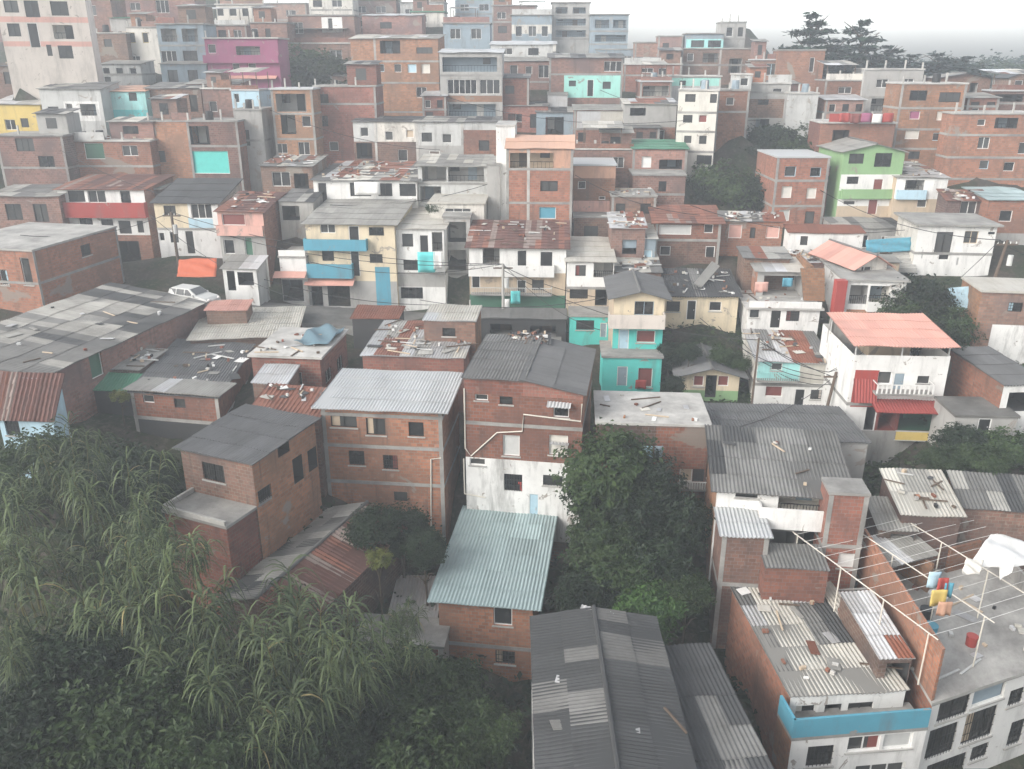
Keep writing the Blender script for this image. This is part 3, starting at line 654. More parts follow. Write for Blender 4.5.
lb, F_, W_, d_, H_ = H('l', 'pale blue and white cottage with a red curtained window and junk covered roof', (28, 228), (296, 240), 425, 57.6, 5.5, yaw=-5, wall='q:offwhite', front='p:white', roof=('shed', 'junk', .6, .2), zones=((28, 225, 185, 303, 'p:paleturq'), (186, 225, 300, 312, 's:tan')), slabs=(314,),
  win=((80, 236, 122, 264, 'w'), (57, 323, 122, 362, 'c', 'f:dred'), (165, 332, 204, 402, 'd', 'black'), (226, 336, 286, 372, 'b')), balc=((30, 272, 186, 302, .5, 'f:paleturq', 'rail'),))
H('h', 'white two-storey house with a junk filled brick room on its roof terrace', (-6, 594), (262, 602), 740, 63.5, 6.5, yaw=-4, wall='p:white', front='p:white', roof=('flat', 'concretel', 0, .25), win=((0, 592, 34, 626, 'w', 'black'), (75, 597, 116, 664, 'd', 'black'), (135, 602, 185, 640, 'b')), par=(('F', .5, .12, 'p:white', 0, 1),))
T_W = HOUSES[-1]
H('h', 'open brick rooftop shelter with white sheets and a leaning orange brick wall', (30, 452), (205, 470), 570, 66.5, 3.6, yaw=-4, wall='b:orange', front='f:grey', roof=('shed', 'light', .3, .3), win=((50, 470, 195, 545, 'o', 'f:grey'),), par=(('R', .7, .2, 'b:orange', -.3, 1),), name='shelter', cat='shelter', anchor=False)
wh, F_, W_, d_, H_ = H('h', 'white house with balcony recess, red chimney column and a salmon gable loft', (356, 490), (584, 514), 650, 63.5, 6, yaw=-5, wall='p:white', front='p:white', roof=('flat', 'concrete', 0, .2), zones=((356, 598, 584, 660, 'b:orange'),), win=((446, 508, 520, 572, 'l', 'f:offwhite'), (372, 505, 438, 575, 'l', 'f:grey'), (455, 606, 500, 645, 'w')), balc=((440, 570, 584, 600, .5, 'p:white', 'wall'),))
H('h', None, (398, 432), (510, 446), 500, 66, 5.5, yaw=14, wall='q:offwhite', into=wh, roof=('gy', 'salmon', .8, .5), win=((402, 436, 455, 460, 'w', 'f:white'),), anchor=False)
q_ = MB(); f_ = Frame(at(833, 314, 62.7), 0); q_.box(0, 0, 0, .8, .7, 2.6, 'f:redp'); q_.build('chimney', wh, wh.matrix_basis.inverted() @ f_.M)
# ---- middle band
H('k', 'small cream cottage with dark hip roof and maroon shuttered windows in the bushes', (700, 284), (922, 296), 390, 58.5, 5.6, yaw=-4, wall='p:offwhite', front='p:cream', roof=('gy', 'smooth', .6, .6), zones=((345, 400, 'p:green'),), win=((744, 292, 784, 332, 'c', 'f:dred'), (790, 286, 832, 374, 'o', 'f:dark'), (838, 292, 880, 332, 'c', 'f:dred')))
H('g', 'cream cottage with a small balcony over bright turquoise floors', (440, 566), (634, 580), 640, 61, 6, yaw=-3, wall='p:tanp', front='p:cream', roof=('gy', 'smooth', .5, .5), zones=((676, 860, 'p:teal'),), win=((517, 582, 592, 636, 'w', 'f:bluegrey'), (525, 695, 597, 742, 'c', 'f:dred'), (455, 690, 495, 777, 'd', 'f:lblue')), balc=((414, 636, 636, 682, .9, 'p:pinkw', 'wall'),), anchor=False)
H('k', 'lower turquoise floor with a white stepped parapet in front', (396, 222), (622, 242), 400, 59.4, 3.5, yaw=-3, wall='p:teal', roof=('flat', 'concrete', 0, .12), win=((450, 256, 490, 330, 'd', 'f:bluegrey'), (530, 262, 586, 336, 'c', 'f:dred')))
H('g', 'cream bungalow with planks and scrap on its dark roof and three dark openings', (634, 558), (918, 566), 660, 65.5, 6, yaw=-4, wall='p:offwhite', front='p:cream', roof=('shed', 'darkpatch', .7, .3), win=((640, 582, 692, 622, 'b'), (718, 578, 754, 652, 'd', 'black'), (805, 584, 852, 620, 'w')))
H('g', 'narrow white house with a cream tin roof and a cutout balcony', (258, 430), (440, 434), 740, 69, bk=336, yaw=-3, wall='p:white', front='p:white', roof=('shed', 'tan', .4, .2), zones=((528, 640, 'p:tanp'), ), win=((290, 443, 330, 485, 'w'), (360, 434, 438, 490, 'l', 'f:grey'), (268, 532, 338, 572, 'b'), (366, 534, 412, 598, 'o', 'f:dark')), slabs=(530,))
H('g', 'low turquoise wing with a barred window below the narrow white house', (268, 642), (424, 646), 760, 66.3, 2.8, yaw=-3, wall='p:teal', roof=('flat', 'concrete', 0, .1), win=((293, 655, 362, 692, 'b'), (385, 665, 410, 720, 'd', 'f:bluegrey')))
H('f', 'white plank fronted row house under dull red tiles with a long white balcony', (842, 372), (1216, 392), 620, 70.5, 6.5, yaw=-3, wall='q:white', front='p:white', roof=('shed', 'tilered', 1.0, .35), zones=((470, 555, 'q:tanp'), (555, 640, 'f:dgreen')), win=((895, 376, 960, 438, 'l', 'f:grey'), (1027, 385, 1065, 450, 'd', 'black'), (1115, 390, 1165, 450, 'd', 'black'), (852, 472, 885, 530, 'd', 'black'), (1027, 500, 1062, 548, 'd', 'black'), (1085, 500, 1130, 540, 'w')), balc=((840, 445, 1170, 482, .6, 'p:white', 'wall'), (850, 530, 1160, 555, .6, 'f:lgrey', 'rail')))
bc, F_, W_, d_, H_ = H('f', 'cream house with two sky blue balcony bands and a coral awning over a shop', (212, 282), (555, 296), 640, 73.5, bk=190, yaw=-4, wall='p:cream', front='p:cream', roof=('shed', 'fiberl', .8, .35), zones=((500, 640, 'q:grey'), (486, 450, 542, 650, 'p:blue')),
  win=((270, 286, 328, 320, 'w'), (380, 292, 420, 350, 'd', 'black'), (457, 297, 515, 330, 'w', 'black'), (277, 388, 323, 427, 'w', 'black'), (388, 388, 422, 484, 'd', 'black'), (230, 525, 280, 600, 'o', 'f:dark'), (300, 520, 385, 600, 'o', 'f:dark'), (460, 400, 510, 435, 'w')), balc=((205, 345, 446, 382, .7, 'p:blue', 'wall'), (218, 440, 392, 488, .7, 'p:blue', 'wall')), awn=((207, 488, 396, 522, 1.0, 'salmon'),))
H('f', 'white house with a beige tin roof edge and a turquoise blanket hung below its window', (553, 302), (745, 306), 630, 73.5, bk=205, yaw=-3, wall='p:white', front='p:white', roof=('shed', 'tan', .5, .25), zones=((478, 525, 'q:grey'),), slabs=(474,), win=((585, 322, 627, 372, 'w', 'black'), (652, 326, 687, 392, 'd', 'black'), (700, 316, 740, 390, 'l', 'f:grey'), (590, 423, 652, 463, 'w', 'black'), (580, 528, 665, 572, 'b')), balc=())
H('f', 'white terrace house with a small balustrade and pink awning left of the blue balconies', (112, 415), (214, 420), 600, 73, 4, yaw=-3, wall='q:white', front='p:white', roof=('flat', 'concrete', 0, .1), zones=((495, 610, 'q:grey'),), win=((120, 500, 205, 580, 'o', 'f:dark'),), awn=((86, 465, 210, 492, .8, 'salmon'),), par=(('F', .5, .1, 'f:white', 0, 1),))
H('f', 'long white upper house with laundry, dark windows and a scrap laden roof', (242, 116), (640, 118), 230, 82, bk=45, yaw=-2, wall='p:white', roof=('shed', 'junk', .5, .3), win=((262, 125, 297, 200, 'd', 'black'), (385, 126, 465, 178, 'w', 'black'), (492, 128, 547, 178, 'w', 'black'), (575, 130, 638, 178, 'w', 'black')))
fr4, F_, W_, d_, H_ = H('f', 'concrete frame house with an open upper floor under a thin curved roof', (645, 62), (912, 62), 260, 82.5, 6.5, yaw=-2, wall='q:lgrey', front='q:lgrey', roof=('shed', 'tanlt', .4, .3), win=((662, 66, 755, 122, 'o', 'f:grey'), (762, 66, 900, 122, 'l', 'f:grey'), (655, 140, 735, 200, 'o', 'f:grey')), slabs=(128,))
H('f', 'beige flat annex roof with potted greenery in front of the concrete frame house', (690, 208), (900, 212), 300, 77.5, bk=142, yaw=-2, wall='q:offwhite', roof=('flat', 'tan', 0, .15), win=((750, 225, 850, 240, 'w'),))
H('f', 'tall narrow grey plastered slab wall house right of the concrete frame', (912, 60), (962, 56), 320, 81, 7, yaw=-2, wall='q:grey', roof=('flat', 'concrete', 0, .05))
H('f', 'brown brick shack with crumpled roof left of the long white house', (40, 62), (238, 66), 190, 84.5, 6, yaw=-2, wall='b:brown', roof=('shed', 'junk', .4, .2), win=((85, 84, 155, 140, 'w'), (170, 90, 225, 150, 'o', 'f:dark')))
H('f', 'grey lean-to wall under the brown brick shack', (110, 200), (242, 205), 300, 78.5, 5, yaw=-2, wall='q:grey', roof=('shed', 'old', .5, .1), win=((125, 215, 190, 270, 'o', 'f:dark'),))
H('f', 'faded red house with a rust tile roof and pink curtain window', (-128, 236), (48, 232), 560, 75.5, 6, yaw=-4, wall='b:red', front='q:pinkp', roof=('shed', 'tilered', .8, .25), zones=((325, 600, 'q:grey'),), win=((-108, 246, -20, 290, 'c', 'f:dred'), (-100, 345, -60, 400, 'w'), (-20, 335, 10, 410, 'c', 'f:dgreen'), (-100, 430, -10, 500, 'o', 'f:dark')), balc=((-130, 292, 48, 325, .4, 'q:pinkp', 'wall'),))
H('e', 'cream and white house with a sky blue corner under a charcoal roof', (590, 202), (838, 206), 405, 80, 6.5, yaw=-2, wall='q:offwhite', front='p:white', roof=('shed', 'darkpatch', 1.3, .3), zones=((590, 200, 726, 302, 'p:cream'), (726, 262, 820, 302, 'p:lblue')), slabs=(303,), win=((630, 214, 676, 252, 'w', 'black'), (735, 208, 815, 264, 'w', 'f:white'), (655, 316, 686, 356, 'b'), (715, 310, 748, 398, 'd', 'black'), (612, 318, 632, 350, 'w')))
H('e', 'white and deep red house with two rows of windows under a brown tile roof', (218, 150), (552, 152), 470, 84, bk=96, yaw=-2, wall='b:red', front='p:white', roof=('shed', 'tilered', .5, .3), zones=((325, 480, 'b:red'),), win=((262, 156, 326, 200, 'w', 'black'), (338, 156, 406, 203, 'w', 'f:white'), (464, 158, 502, 204, 'w', 'black'), (305, 262, 356, 292, 'w', 'black'), (390, 266, 436, 306, 'w', 'black'), (455, 270, 506, 322, 'd', 'black'), (528, 272, 552, 318, 'w', 'black'), (450, 350, 540, 440, 'o', 'f:dark')), balc=((216, 203, 556, 256, .7, 'p:redp', 'wall'),))
H('e', 'small kiosk with a light corrugated roof and white counter beside the parked car', (855, 455), (985, 460), 590, 70.5, 2.6, yaw=-4, wall='q:lgrey', front='p:white', roof=('shed', 'zincy', .5, .2), win=((875, 465, 905, 540, 'o', 'f:dark'), (915, 470, 975, 520, 'o', 'f:dark')), name='kiosk', cat='kiosk')
# ---- right middle
H('d', 'square orange brick house with four paired windows and a white roof line', (102, 592), (300, 597), 850, 84, 7, yaw=0, wall='b:orange', roof=('flat', 'white', 0, .06), slabs=(675, 770), win=((130, 622, 172, 660, 'w', 'f:lblue'), (225, 626, 266, 661, 'w', 'f:lblue'), (118, 696, 156, 740, 'c', 'f:offwhite'), (212, 702, 248, 742, 'c', 'f:offwhite'), (108, 784, 148, 826, 'c', 'f:lgrey'), (205, 790, 240, 836, 'w')))
H('d', 'bright green gabled house with white lower floors', (352, 568), (580, 572), 830, 84, 7, yaw=0, wall='p:green', front='p:green', roof=('gy', 'fiberl', .75, .3), zones=((652, 740, 'p:white'), (712, 745, 'p:green'), (745, 782, 'p:white'), (770, 850, 'p:tanp')), win=((370, 574, 426, 612, 'w', 'black'), (466, 572, 530, 624, 'w', 'black'), (362, 660, 406, 688, 'w', 'black'), (460, 668, 496, 718, 'd', 'f:dred'), (350, 752, 392, 764, 'w', 'black'), (440, 745, 476, 800, 'd', 'f:dred')), balc=((345, 708, 545, 738, .4, 'p:green', 'wall'),))
H('h', 'white shack with bluish balcony and a dark cluttered roof beside the green house', (550, 102), (742, 108), 255, 83, bk=42, yaw=-5, wall='q:tanp', front='p:white', roof=('shed', 'junk', .5, .2), zones=((182, 300, 'p:tanp'),), win=((580, 112, 650, 150, 'l', 'f:grey'), (625, 186, 660, 215, 'w'), (712, 186, 735, 245, 'd', 'black')), balc=((550, 150, 660, 180, .4, 'p:lblue', 'wall'),))
H('h', 'white two-storey house with large dark door windows under a flat grey roof', (632, 282), (926, 286), 470, 72, bk=244, yaw=-6, wall='q:offwhite', front='p:white', roof=('flat', 'concrete', 0, .35), slabs=(385,), win=((693, 306, 755, 384, 'b'), (800, 303, 853, 350, 'w', 'f:tanp'), (890, 306, 916, 316, 'w', 'black'), (705, 390, 745, 412, 'w'), (640, 370, 650, 405, 'd'), (770, 400, 782, 430, 'd')))
H('h', 'brick house with mint roof line and a green window at the right edge', (895, 186), (1090, 196), 360, 77, 6, yaw=-6, wall='b:orange', roof=('shed', 'mintr', .3, .2), win=((932, 226, 980, 268, 'w'),), zones=((310, 400, 'q:grey'),))
H('h', 'dark brick house with mossy tile roof and a white double window', (738, 188), (898, 200), 262, 79, bk=150, yaw=-6, wall='b:dark', roof=('shed', 'tilemix', .6, .2), win=((785, 192, 846, 244, 'w', 'f:white'),))
H('h', 'low white house with a rust red sheet roof and a single dark window', (146, 308), (425, 318), 400, 74, bk=282, yaw=-4, wall='p:white', roof=('shed', 'rust', .35, .15), win=((188, 322, 216, 356, 'w', 'black'),))
H('g', 'brick house with a painted mural panel under an orange tile roof', (600, 278), (852, 284), 440, 75, bk=215, yaw=-4, wall='b:red', front='b:red', roof=('shed', 'tilemix', .6, .35), slabs=(345,), zones=((345, 450, 'b:brown'),), win=((612, 288, 736, 326, 'c', 'f:lgrey'), (785, 286, 820, 320, 'w', 'f:white'), (615, 370, 656, 406, 'w'), (790, 370, 826, 412, 'd', 'black')))
H('h', 'brick house with scrap strewn roof between the mural house and the low white house', (-110, 262), (124, 276), 380, 76, bk=235, yaw=-5, wall='b:red', roof=('shed', 'junk', .5, .2), win=((-80, 278, -30, 330, 'c', 'f:pinkp'), (0, 290, 20, 330, 'w'), (60, 285, 110, 330, 'c', 'f:pinkp')))
H('g', 'compact pinkish brick house with two square windows and an open roof deck', (430, 182), (602, 186), 300, 80, 5, yaw=-3, wall='b:pink', roof=('flat', 'light', 0, .1), win=((445, 206, 481, 246, 'b'), (540, 206, 580, 246, 'b')), slabs=(284,))
H('g', 'brick house with a ribbed orange clay parapet and white lumps on top', (285, 62), (446, 66), 265, 83, 6, yaw=-3, wall='b:red', front='b:red', roof=('flat', 'white', 0, .1), zones=((40, 108, 'p:orangep'), (195, 265, 'q:pinkp')), win=((300, 120, 330, 150, 'w'), (380, 178, 405, 192, 'w')))
H('c', 'tall orange house with open balcony and corrugated orange roof, blue shutters below', (24, 570), (283, 562), 860, 79.5, 7.5, bk=522, yaw=-3, wall='q:white', front='b:orange', roof=('shed', 'orange', .9, .15), slabs=(650, 780), zones=((560, 650, 'q:orangep'),), win=((38, 588, 206, 648, 'l', 'f:tanp'), (155, 696, 222, 736, 'w', 'black'), (150, 796, 215, 842, 'c', 'f:blue')), cols=(110,))
H('g', 'scrap roofed brown shack squeezed above the narrow white house', (430, 300), (560, 306), 440, 73, 5, yaw=-3, wall='b:brown', roof=('shed', 'junk', .5, .2), win=((470, 345, 525, 400, 'o', 'f:dark'),), name='shack', cat='shack')
H('g', 'grey lean-to with loose sheets behind the cream bungalow', (450, 470), (620, 480), 560, 69, bk=400, yaw=-4, wall='b:brown', roof=('shed', 'junk', .4, .15), name='shack', cat='shack')
H('h', 'weathered shack with long brown roof strips behind the salmon gable loft', (20, 420), (300, 440), 480, 70.5, bk=378, yaw=-4, wall='b:brown', roof=('shed', 'junk', .3, .1), name='shack', cat='shack')
# small buildings that close the gaps
H('-', 'pinkish sheet roofed shed in front of the parked white car', (206, 311), (246, 313), 330, 64, 2.6, yaw=6, wall='b:brown', roof=('shed', 'salmon', .1, .15), name='shed', cat='shed')
H('-', 'dark wooden lock-up in the lane between the beige tin roof and the torn grey roof', (352, 318), (398, 322), 350, 64.5, 2.5, yaw=-4, wall='f:dark', roof=('shed', 'rust', .3, .15), name='shed', cat='shed')
H('-', 'grey stair tower of a house wedged right of the beige roofed white house', (443, 218), (470, 220), 312, 75.5, 5, yaw=-2, wall='q:grey', roof=('flat', 'concrete', 0, .1), slabs=(246, 274), win=((448, 222, 466, 242, 'o', 'f:dark'), (448, 250, 466, 270, 'o', 'f:dark'), (448, 280, 464, 306, 'o', 'f:grey')))
H('-', 'dim brown house between the dark brick block and the raw brick block', (-14, 196), (58, 196), 240, 83, 5, yaw=-2, wall='b:brown', roof=('shed', 'old', .4, .2), win=((6, 204, 22, 220, 'w'), (34, 204, 48, 222, 'w', 'black')))
H('-', 'narrow dark house filling the gap right of the deep red banded house', (146, 190), (160, 190), 270, 86, 4, yaw=-2, wall='b:dark', roof=('flat', 'concrete', 0, .1))
H('-', 'dark lower shed under the white balcony row house', (476, 318), (566, 322), 350, 66.5, 2.4, yaw=-3, wall='f:dark', roof=('shed', 'fiber', .2, .1), name='shed', cat='shed', win=((490, 324, 512, 345, 'o', 'f:dark'), (530, 326, 556, 346, 'o', 'f:dark')))
H('-', 'brown brick filler house behind the compact pinkish brick house', (574, 218), (612, 218), 250, 80.5, 4, yaw=-3, wall='b:brown', roof=('flat', 'concrete', 0, .1), win=((584, 226, 598, 240, 'w'),))
H('-', 'small shabby house with a tin roof between the mural house and the narrow white house', (616, 238), (656, 240), 285, 73.2, 4, yaw=-3, wall='q:bluegrey', roof=('shed', 'junk', .4, .2), win=((622, 248, 640, 268, 'o', 'f:dark'), (643, 250, 652, 262, 'c', 'f:lblue')), name='shack', cat='shack')
H('-', 'rust roofed shack on the bank above the salmon roofed terrace house', (745, 258), (790, 262), 300, 68.5, 3, yaw=-4, wall='b:brown', roof=('shed', 'junk', .3, .2), name='shack', cat='shack')
H('-', 'grey block wall house with a tarpaulin window below the bright green gabled house', (836, 228), (905, 230), 262, 79, 4, yaw=-3, wall='q:grey', roof=('shed', 'old', .3, .15), win=((850, 235, 868, 248, 'w'), (880, 236, 894, 256, 'd', 'wood')))
H('-', 'dark brown house under the red laundry rail house', (822, 168), (842, 168), 225, 87, 4, yaw=0, wall='b:brown', roof=('flat', 'concrete', 0, .1), win=((826, 176, 838, 190, 'w'),))
H('-', 'low grey lean-to at the end of the deep blue tarpaulin fence', (868, 262), (900, 262), 285, 70.5, 2, yaw=-4, wall='q:tanp', roof=('shed', 'old', .2, .15), name='lean_to', cat='lean-to')
H('-', 'brick house with a blue door right of the tall orange brick house', (575, 150), (634, 152), 190, 89.5, 4, yaw=-3, wall='b:pink', roof=('flat', 'concretel', 0, .1), win=((590, 158, 600, 176, 'd', 'f:bluegrey'), (612, 157, 624, 168, 'w')))
H('-', 'white plastered slab house pressed against the left of the tall orange brick house', (496, 127), (515, 127), 240, 81.5, 6, yaw=-2, wall='p:white', roof=('flat', 'concretel', 0, .05))
H('-', 'mossy roofed brick house in the haze above the turquoise tarpaulin house', (186, 84), (238, 84), 125, 103, 4, yaw=-2, wall='b:pink', roof=('shed', 'old', .4, .2), win=((200, 94, 212, 106, 'w'), (220, 94, 230, 110, 'w', 'black')))
H('-', 'brown house with two dark windows right above the mustard yellow house', (-10, 66), (40, 66), 104, 106, 4, yaw=-2, wall='b:brown', roof=('shed', 'old', .4, .2), win=((4, 72, 14, 84, 'w', 'black'), (22, 72, 32, 84, 'w', 'black')))
H('-', 'bluish house with a tin roof between the crowded grey house and the magenta house', (160, 64), (206, 66), 90, 112, 4, yaw=-2, wall='q:bluegrey', roof=('shed', 'fiberl', .4, .2), win=((168, 70, 178, 82, 'w'), (188, 70, 198, 82, 'w')))
H('-', 'brick house above the broad hazy bush with a row of three windows', (262, 44), (352, 46), 66, 127, 4, yaw=-2, wall='b:pink', roof=('flat', 'concretel', 0, .15), win=((272, 50, 282, 60, 'w'), (300, 50, 312, 60, 'w', 'black'), (330, 50, 342, 60, 'w')))
H('-', 'brick house with twin dark openings beneath the small white corrugated panels', (500, 106), (548, 108), 140, 104.5, 4, yaw=-2, wall='b:red', roof=('shed', 'old', .3, .2), win=((508, 114, 522, 128, 'o', 'f:dark'), (530, 114, 542, 128, 'w')))
H('-', 'hazy block of two storeys filling the skyline left of the skyline cube', (596, 50), (640, 50), 82, 146, 4, yaw=-3, wall='q:bluegrey', roof=('flat', 'concrete', 0, .1), win=((602, 56, 612, 64, 'w'), (622, 56, 632, 64, 'w')), slabs=(66,))
H('-', 'small brick house at the foot of the dark red skyline house', (756, 84), (800, 86), 122, 108, 4, yaw=-4, wall='b:brown', roof=('shed', 'old', .3, .2), win=((764, 92, 776, 102, 'w'), (784, 92, 792, 108, 'd', 'black')))
# ================= upper slope =================
H('a', 'dark brown brick block with small high windows at the far left', (-20, 525), (240, 530), 790, 90, 7, yaw=-2, wall='b:dark', front='b:brown', roof=('flat', 'concrete', 0, .15), win=((60, 532, 130, 582, 'w', 'black'), (150, 600, 210, 650, 'w')), slabs=(645,))
H('a', 'brick house with a green shuttered window under a pale slab', (248, 545), (575, 545), 660, 92, 6, yaw=-2, wall='b:red', roof=('flat', 'concretel', 0, .15), win=((325, 550, 400, 612, 'c', 'f:dgreen'), (470, 560, 530, 600, 'w')), slabs=(638,))
H('a', 'plain orange brick gable end with one small window', (562, 470), (735, 462), 700, 93.5, 6, yaw=-4, wall='b:orange', roof=('flat', 'concrete', 0, .05), win=((598, 580, 636, 624, 'w', 'black'),))
H('a', 'brick house whose front is closed by a bright turquoise tarpaulin', (715, 470), (912, 470), 760, 92, 6, yaw=-2, wall='b:orange', front='b:brown', roof=('flat', 'concrete', 0, .1), win=((712, 485, 805, 556, 'o', 'f:dark'), (736, 580, 880, 668, 'c', 'f:teal')), slabs=(562,))
H('a', 'dim grey concrete house right of the turquoise tarpaulin', (900, 425), (1005, 425), 760, 94, 6, yaw=-2, wall='q:grey', roof=('flat', 'concrete', 0, .1), win=((925, 500, 960, 560, 'w'),), slabs=(540,))
H('a', 'pale blue painted cube of a house on a grey base', (888, 350), (995, 350), 520, 99, 6, yaw=-2, wall='p:lblue', roof=('flat', 'white', 0, .1), zones=((416, 520, 'q:grey'),), win=((900, 360, 920, 395, 'w'),))
H('a', 'house with an orange awning roof over two shades of turquoise', (378, 352), (557, 352), 560, 100, bk=308, yaw=-2, wall='p:paleturq', front='p:paleturq', roof=('shed', 'orange', .5, .2), zones=((422, 560, 'p:turq'),), win=((495, 356, 526, 388, 'w'),))
H('a', 'grey concrete house with white columns and a small square window', (148, 342), (384, 342), 560, 98, 6, yaw=-2, wall='q:lgrey', roof=('shed', 'old', .6, .2), zones=((250, 390, 384, 465, 'q:white'),), win=((185, 410, 226, 436, 'w', 'black'), (255, 398, 280, 442, 'w'), (310, 400, 370, 445, 'l', 'f:grey')))
H('a', 'mustard yellow house under a pale cluttered roof', (-30, 400), (152, 400), 600, 98.5, 6, yaw=-2, wall='p:yellow', roof=('shed', 'light', .8, .2), win=((20, 460, 60, 500, 'w'), (80, 455, 110, 490, 'w')))
H('a', 'long brown brick house with slim columns beneath a grey roof', (558, 340), (770, 336), 480, 101, 6, yaw=-2, wall='b:brown', roof=('shed', 'old', .5, .2), win=((590, 370, 650, 430, 'l', 'f:grey'), (680, 362, 700, 430, 'w'), (730, 365, 760, 430, 'w')))
H('a', 'pinkish brick corner house beside the slim columned house', (775, 344), (892, 346), 560, 100, 6, yaw=-2, wall='b:pink', roof=('flat', 'concretel', 0, .15), win=((805, 390, 835, 430, 'w'), (800, 475, 860, 545, 'o', 'f:dark')))
H('a', 'blue grey hut with a yellow side wall under the pink banded flats', (148, 250), (300, 252), 345, 104, 6, yaw=-2, wall='q:bluegrey', roof=('flat', 'fiberl', 0, .1), zones=((255, 245, 305, 345, 'p:yellow'),))
H('a', 'cream block of flats with rose balcony bands at the upper left corner', (-60, -200), (294, -195), 260, 100, 3.5, yaw=14, wall='p:pinkw', roof=('flat', 'concretel', 0, .15), zones=((62, 84, 'p:pinkp'), (158, 178, 'p:pinkp'), (-40, -20, 'p:pinkp')), win=((15, 2, 70, 48, 'w', 'black'), (95, 2, 150, 66, 'w', 'black'), (195, 5, 262, 60, 'w', 'black'), (30, 90, 78, 140, 'w', 'black'), (110, 88, 150, 182, 'd', 'black'), (205, 96, 282, 150, 'l', 'f:offwhite'), (180, 172, 200, 215, 'w'), (225, 175, 280, 225, 'w', 'black'), (15, -90, 70, -45, 'w'), (195, -90, 260, -40, 'w')))
H('a', 'vivid magenta house with stacked balconies', (785, 150), (1066, 150), 330, 112, 6, yaw=-2, wall='p:magenta', front='p:magenta', roof=('flat', 'concretel', 0, .2), win=((800, 170, 830, 205, 'w'), (908, 178, 1000, 212, 'l', 'f:grey'), (895, 243, 922, 280, 'w', 'f:white'), (955, 243, 985, 275, 'w', 'f:white')), balc=((780, 212, 1070, 238, .5, 'p:magenta', 'wall'),), awn=((790, 290, 1060, 303, .8, 'salmon'),))
H('a', 'crowded bluish grey concrete house hung with laundry', (600, 95), (780, 95), 310, 115, 6, yaw=-2, wall='q:bluegrey', roof=('flat', 'concrete', 0, .15), win=((620, 110, 680, 160, 'l', 'f:grey'), (700, 110, 760, 160, 'l', 'f:grey'), (620, 195, 680, 240, 'w'), (705, 195, 760, 240, 'w')), slabs=(175, 255))
H('a', 'small white house with two yellow framed windows', (484, 108), (602, 108), 270, 119, 6, yaw=-2, wall='p:offwhite', roof=('flat', 'concrete', 0, .1), win=((498, 125, 520, 165, 'w', 'f:yellow'), (548, 125, 570, 165, 'w', 'f:yellow'), (500, 215, 540, 250, 'w')))
H('a', 'wide brown brick wall house beneath a line of rubble', (312, 130), (482, 130), 280, 118, 6, yaw=-2, wall='b:brown', roof=('flat', 'concretel', 0, .1), win=((400, 150, 430, 180, 'w'),))
H('a', 'low dull green roofed house above the brown brick wall', (420, 70), (590, 72), 130, 124, 6, yaw=-2, wall='q:grey', roof=('shed', 'green', .3, .2))
H('a', 'hazy pale house with a row of windows near the top edge', (830, 20), (1010, 20), 150, 134, 6, yaw=-2, wall='p:offwhite', roof=('flat', 'concretel', 0, .2), win=((832, 32, 860, 62, 'w'), (882, 32, 910, 62, 'w'), (932, 32, 955, 62, 'w'), (970, 32, 1000, 62, 'w')), zones=((95, 150, 'b:pink'),))
H('a', 'dusty brick house at the top edge right of the cream flats', (300, -20), (420, -20), 140, 128, 6, yaw=-2, wall='b:pink', roof=('flat', 'concrete', 0, .2), win=((330, 20, 370, 60, 'w'),))
H('a', 'faded brick house with a white streaked roof at the very top', (430, -60), (740, -60), 110, 138, 6, yaw=-2, wall='b:pink', roof=('flat', 'concretel', 0, .2), win=((500, 10, 540, 40, 'w'), (600, 0, 650, 50, 'w')))
H('b', 'slim brick tower house with open top floor under a white slab', (78, 346), (238, 338), 690, 95, 6, yaw=-2, wall='b:orange', front='b:orange', roof=('flat', 'white', 0, .15), slabs=(437, 535), win=((100, 360, 215, 430, 'o', 'f:grey'), (120, 442, 176, 516, 'o', 'f:dark'), (200, 446, 234, 488, 'w', 'f:white'), (100, 552, 144, 590, 'w'), (186, 546, 230, 596, 'w')))
H('b', 'broad dark brick wall house with two columns of small windows', (244, 335), (482, 330), 700, 98, 6, yaw=-2, wall='b:red', roof=('flat', 'concrete', 0, .1), slabs=(400,), win=((262, 362, 302, 402, 'w', 'black'), (268, 445, 300, 486, 'w', 'black'), (305, 545, 340, 580, 'w'), (400, 550, 440, 590, 'w')))
H('b', 'big five-storey brick building with a recessed top loggia', (385, 148), (722, 140), 500, 111, 8, yaw=-6, wall='b:orange', front='b:orange', roof=('shed', 'light', .5, .2), slabs=(236, 318, 430), win=((500, 156, 578, 206, 'l', 'f:dark'), (640, 182, 702, 206, 'w', 'black'), (486, 246, 516, 276, 'w', 'f:lblue'), (555, 246, 582, 278, 'w', 'f:white'), (606, 246, 640, 280, 'c', 'f:lblue'), (660, 246, 692, 282, 'c', 'f:offwhite'), (640, 335, 680, 375, 'w')), cols=(478,))
H('b', 'concrete framed building with three long glazed floors and a brick band', (728, 202), (970, 210), 520, 104, 6, yaw=-2, wall='q:grey', front='q:grey', roof=('shed', 'white', .4, .2), zones=((368, 392, 'b:orange'),), slabs=(290,), win=((740, 220, 950, 276, 'l', 'f:bluegrey'), (760, 306, 872, 362, 'w', 'f:white'), (884, 306, 962, 362, 'w', 'f:white'), (765, 400, 945, 450, 'l', 'f:bluegrey')))
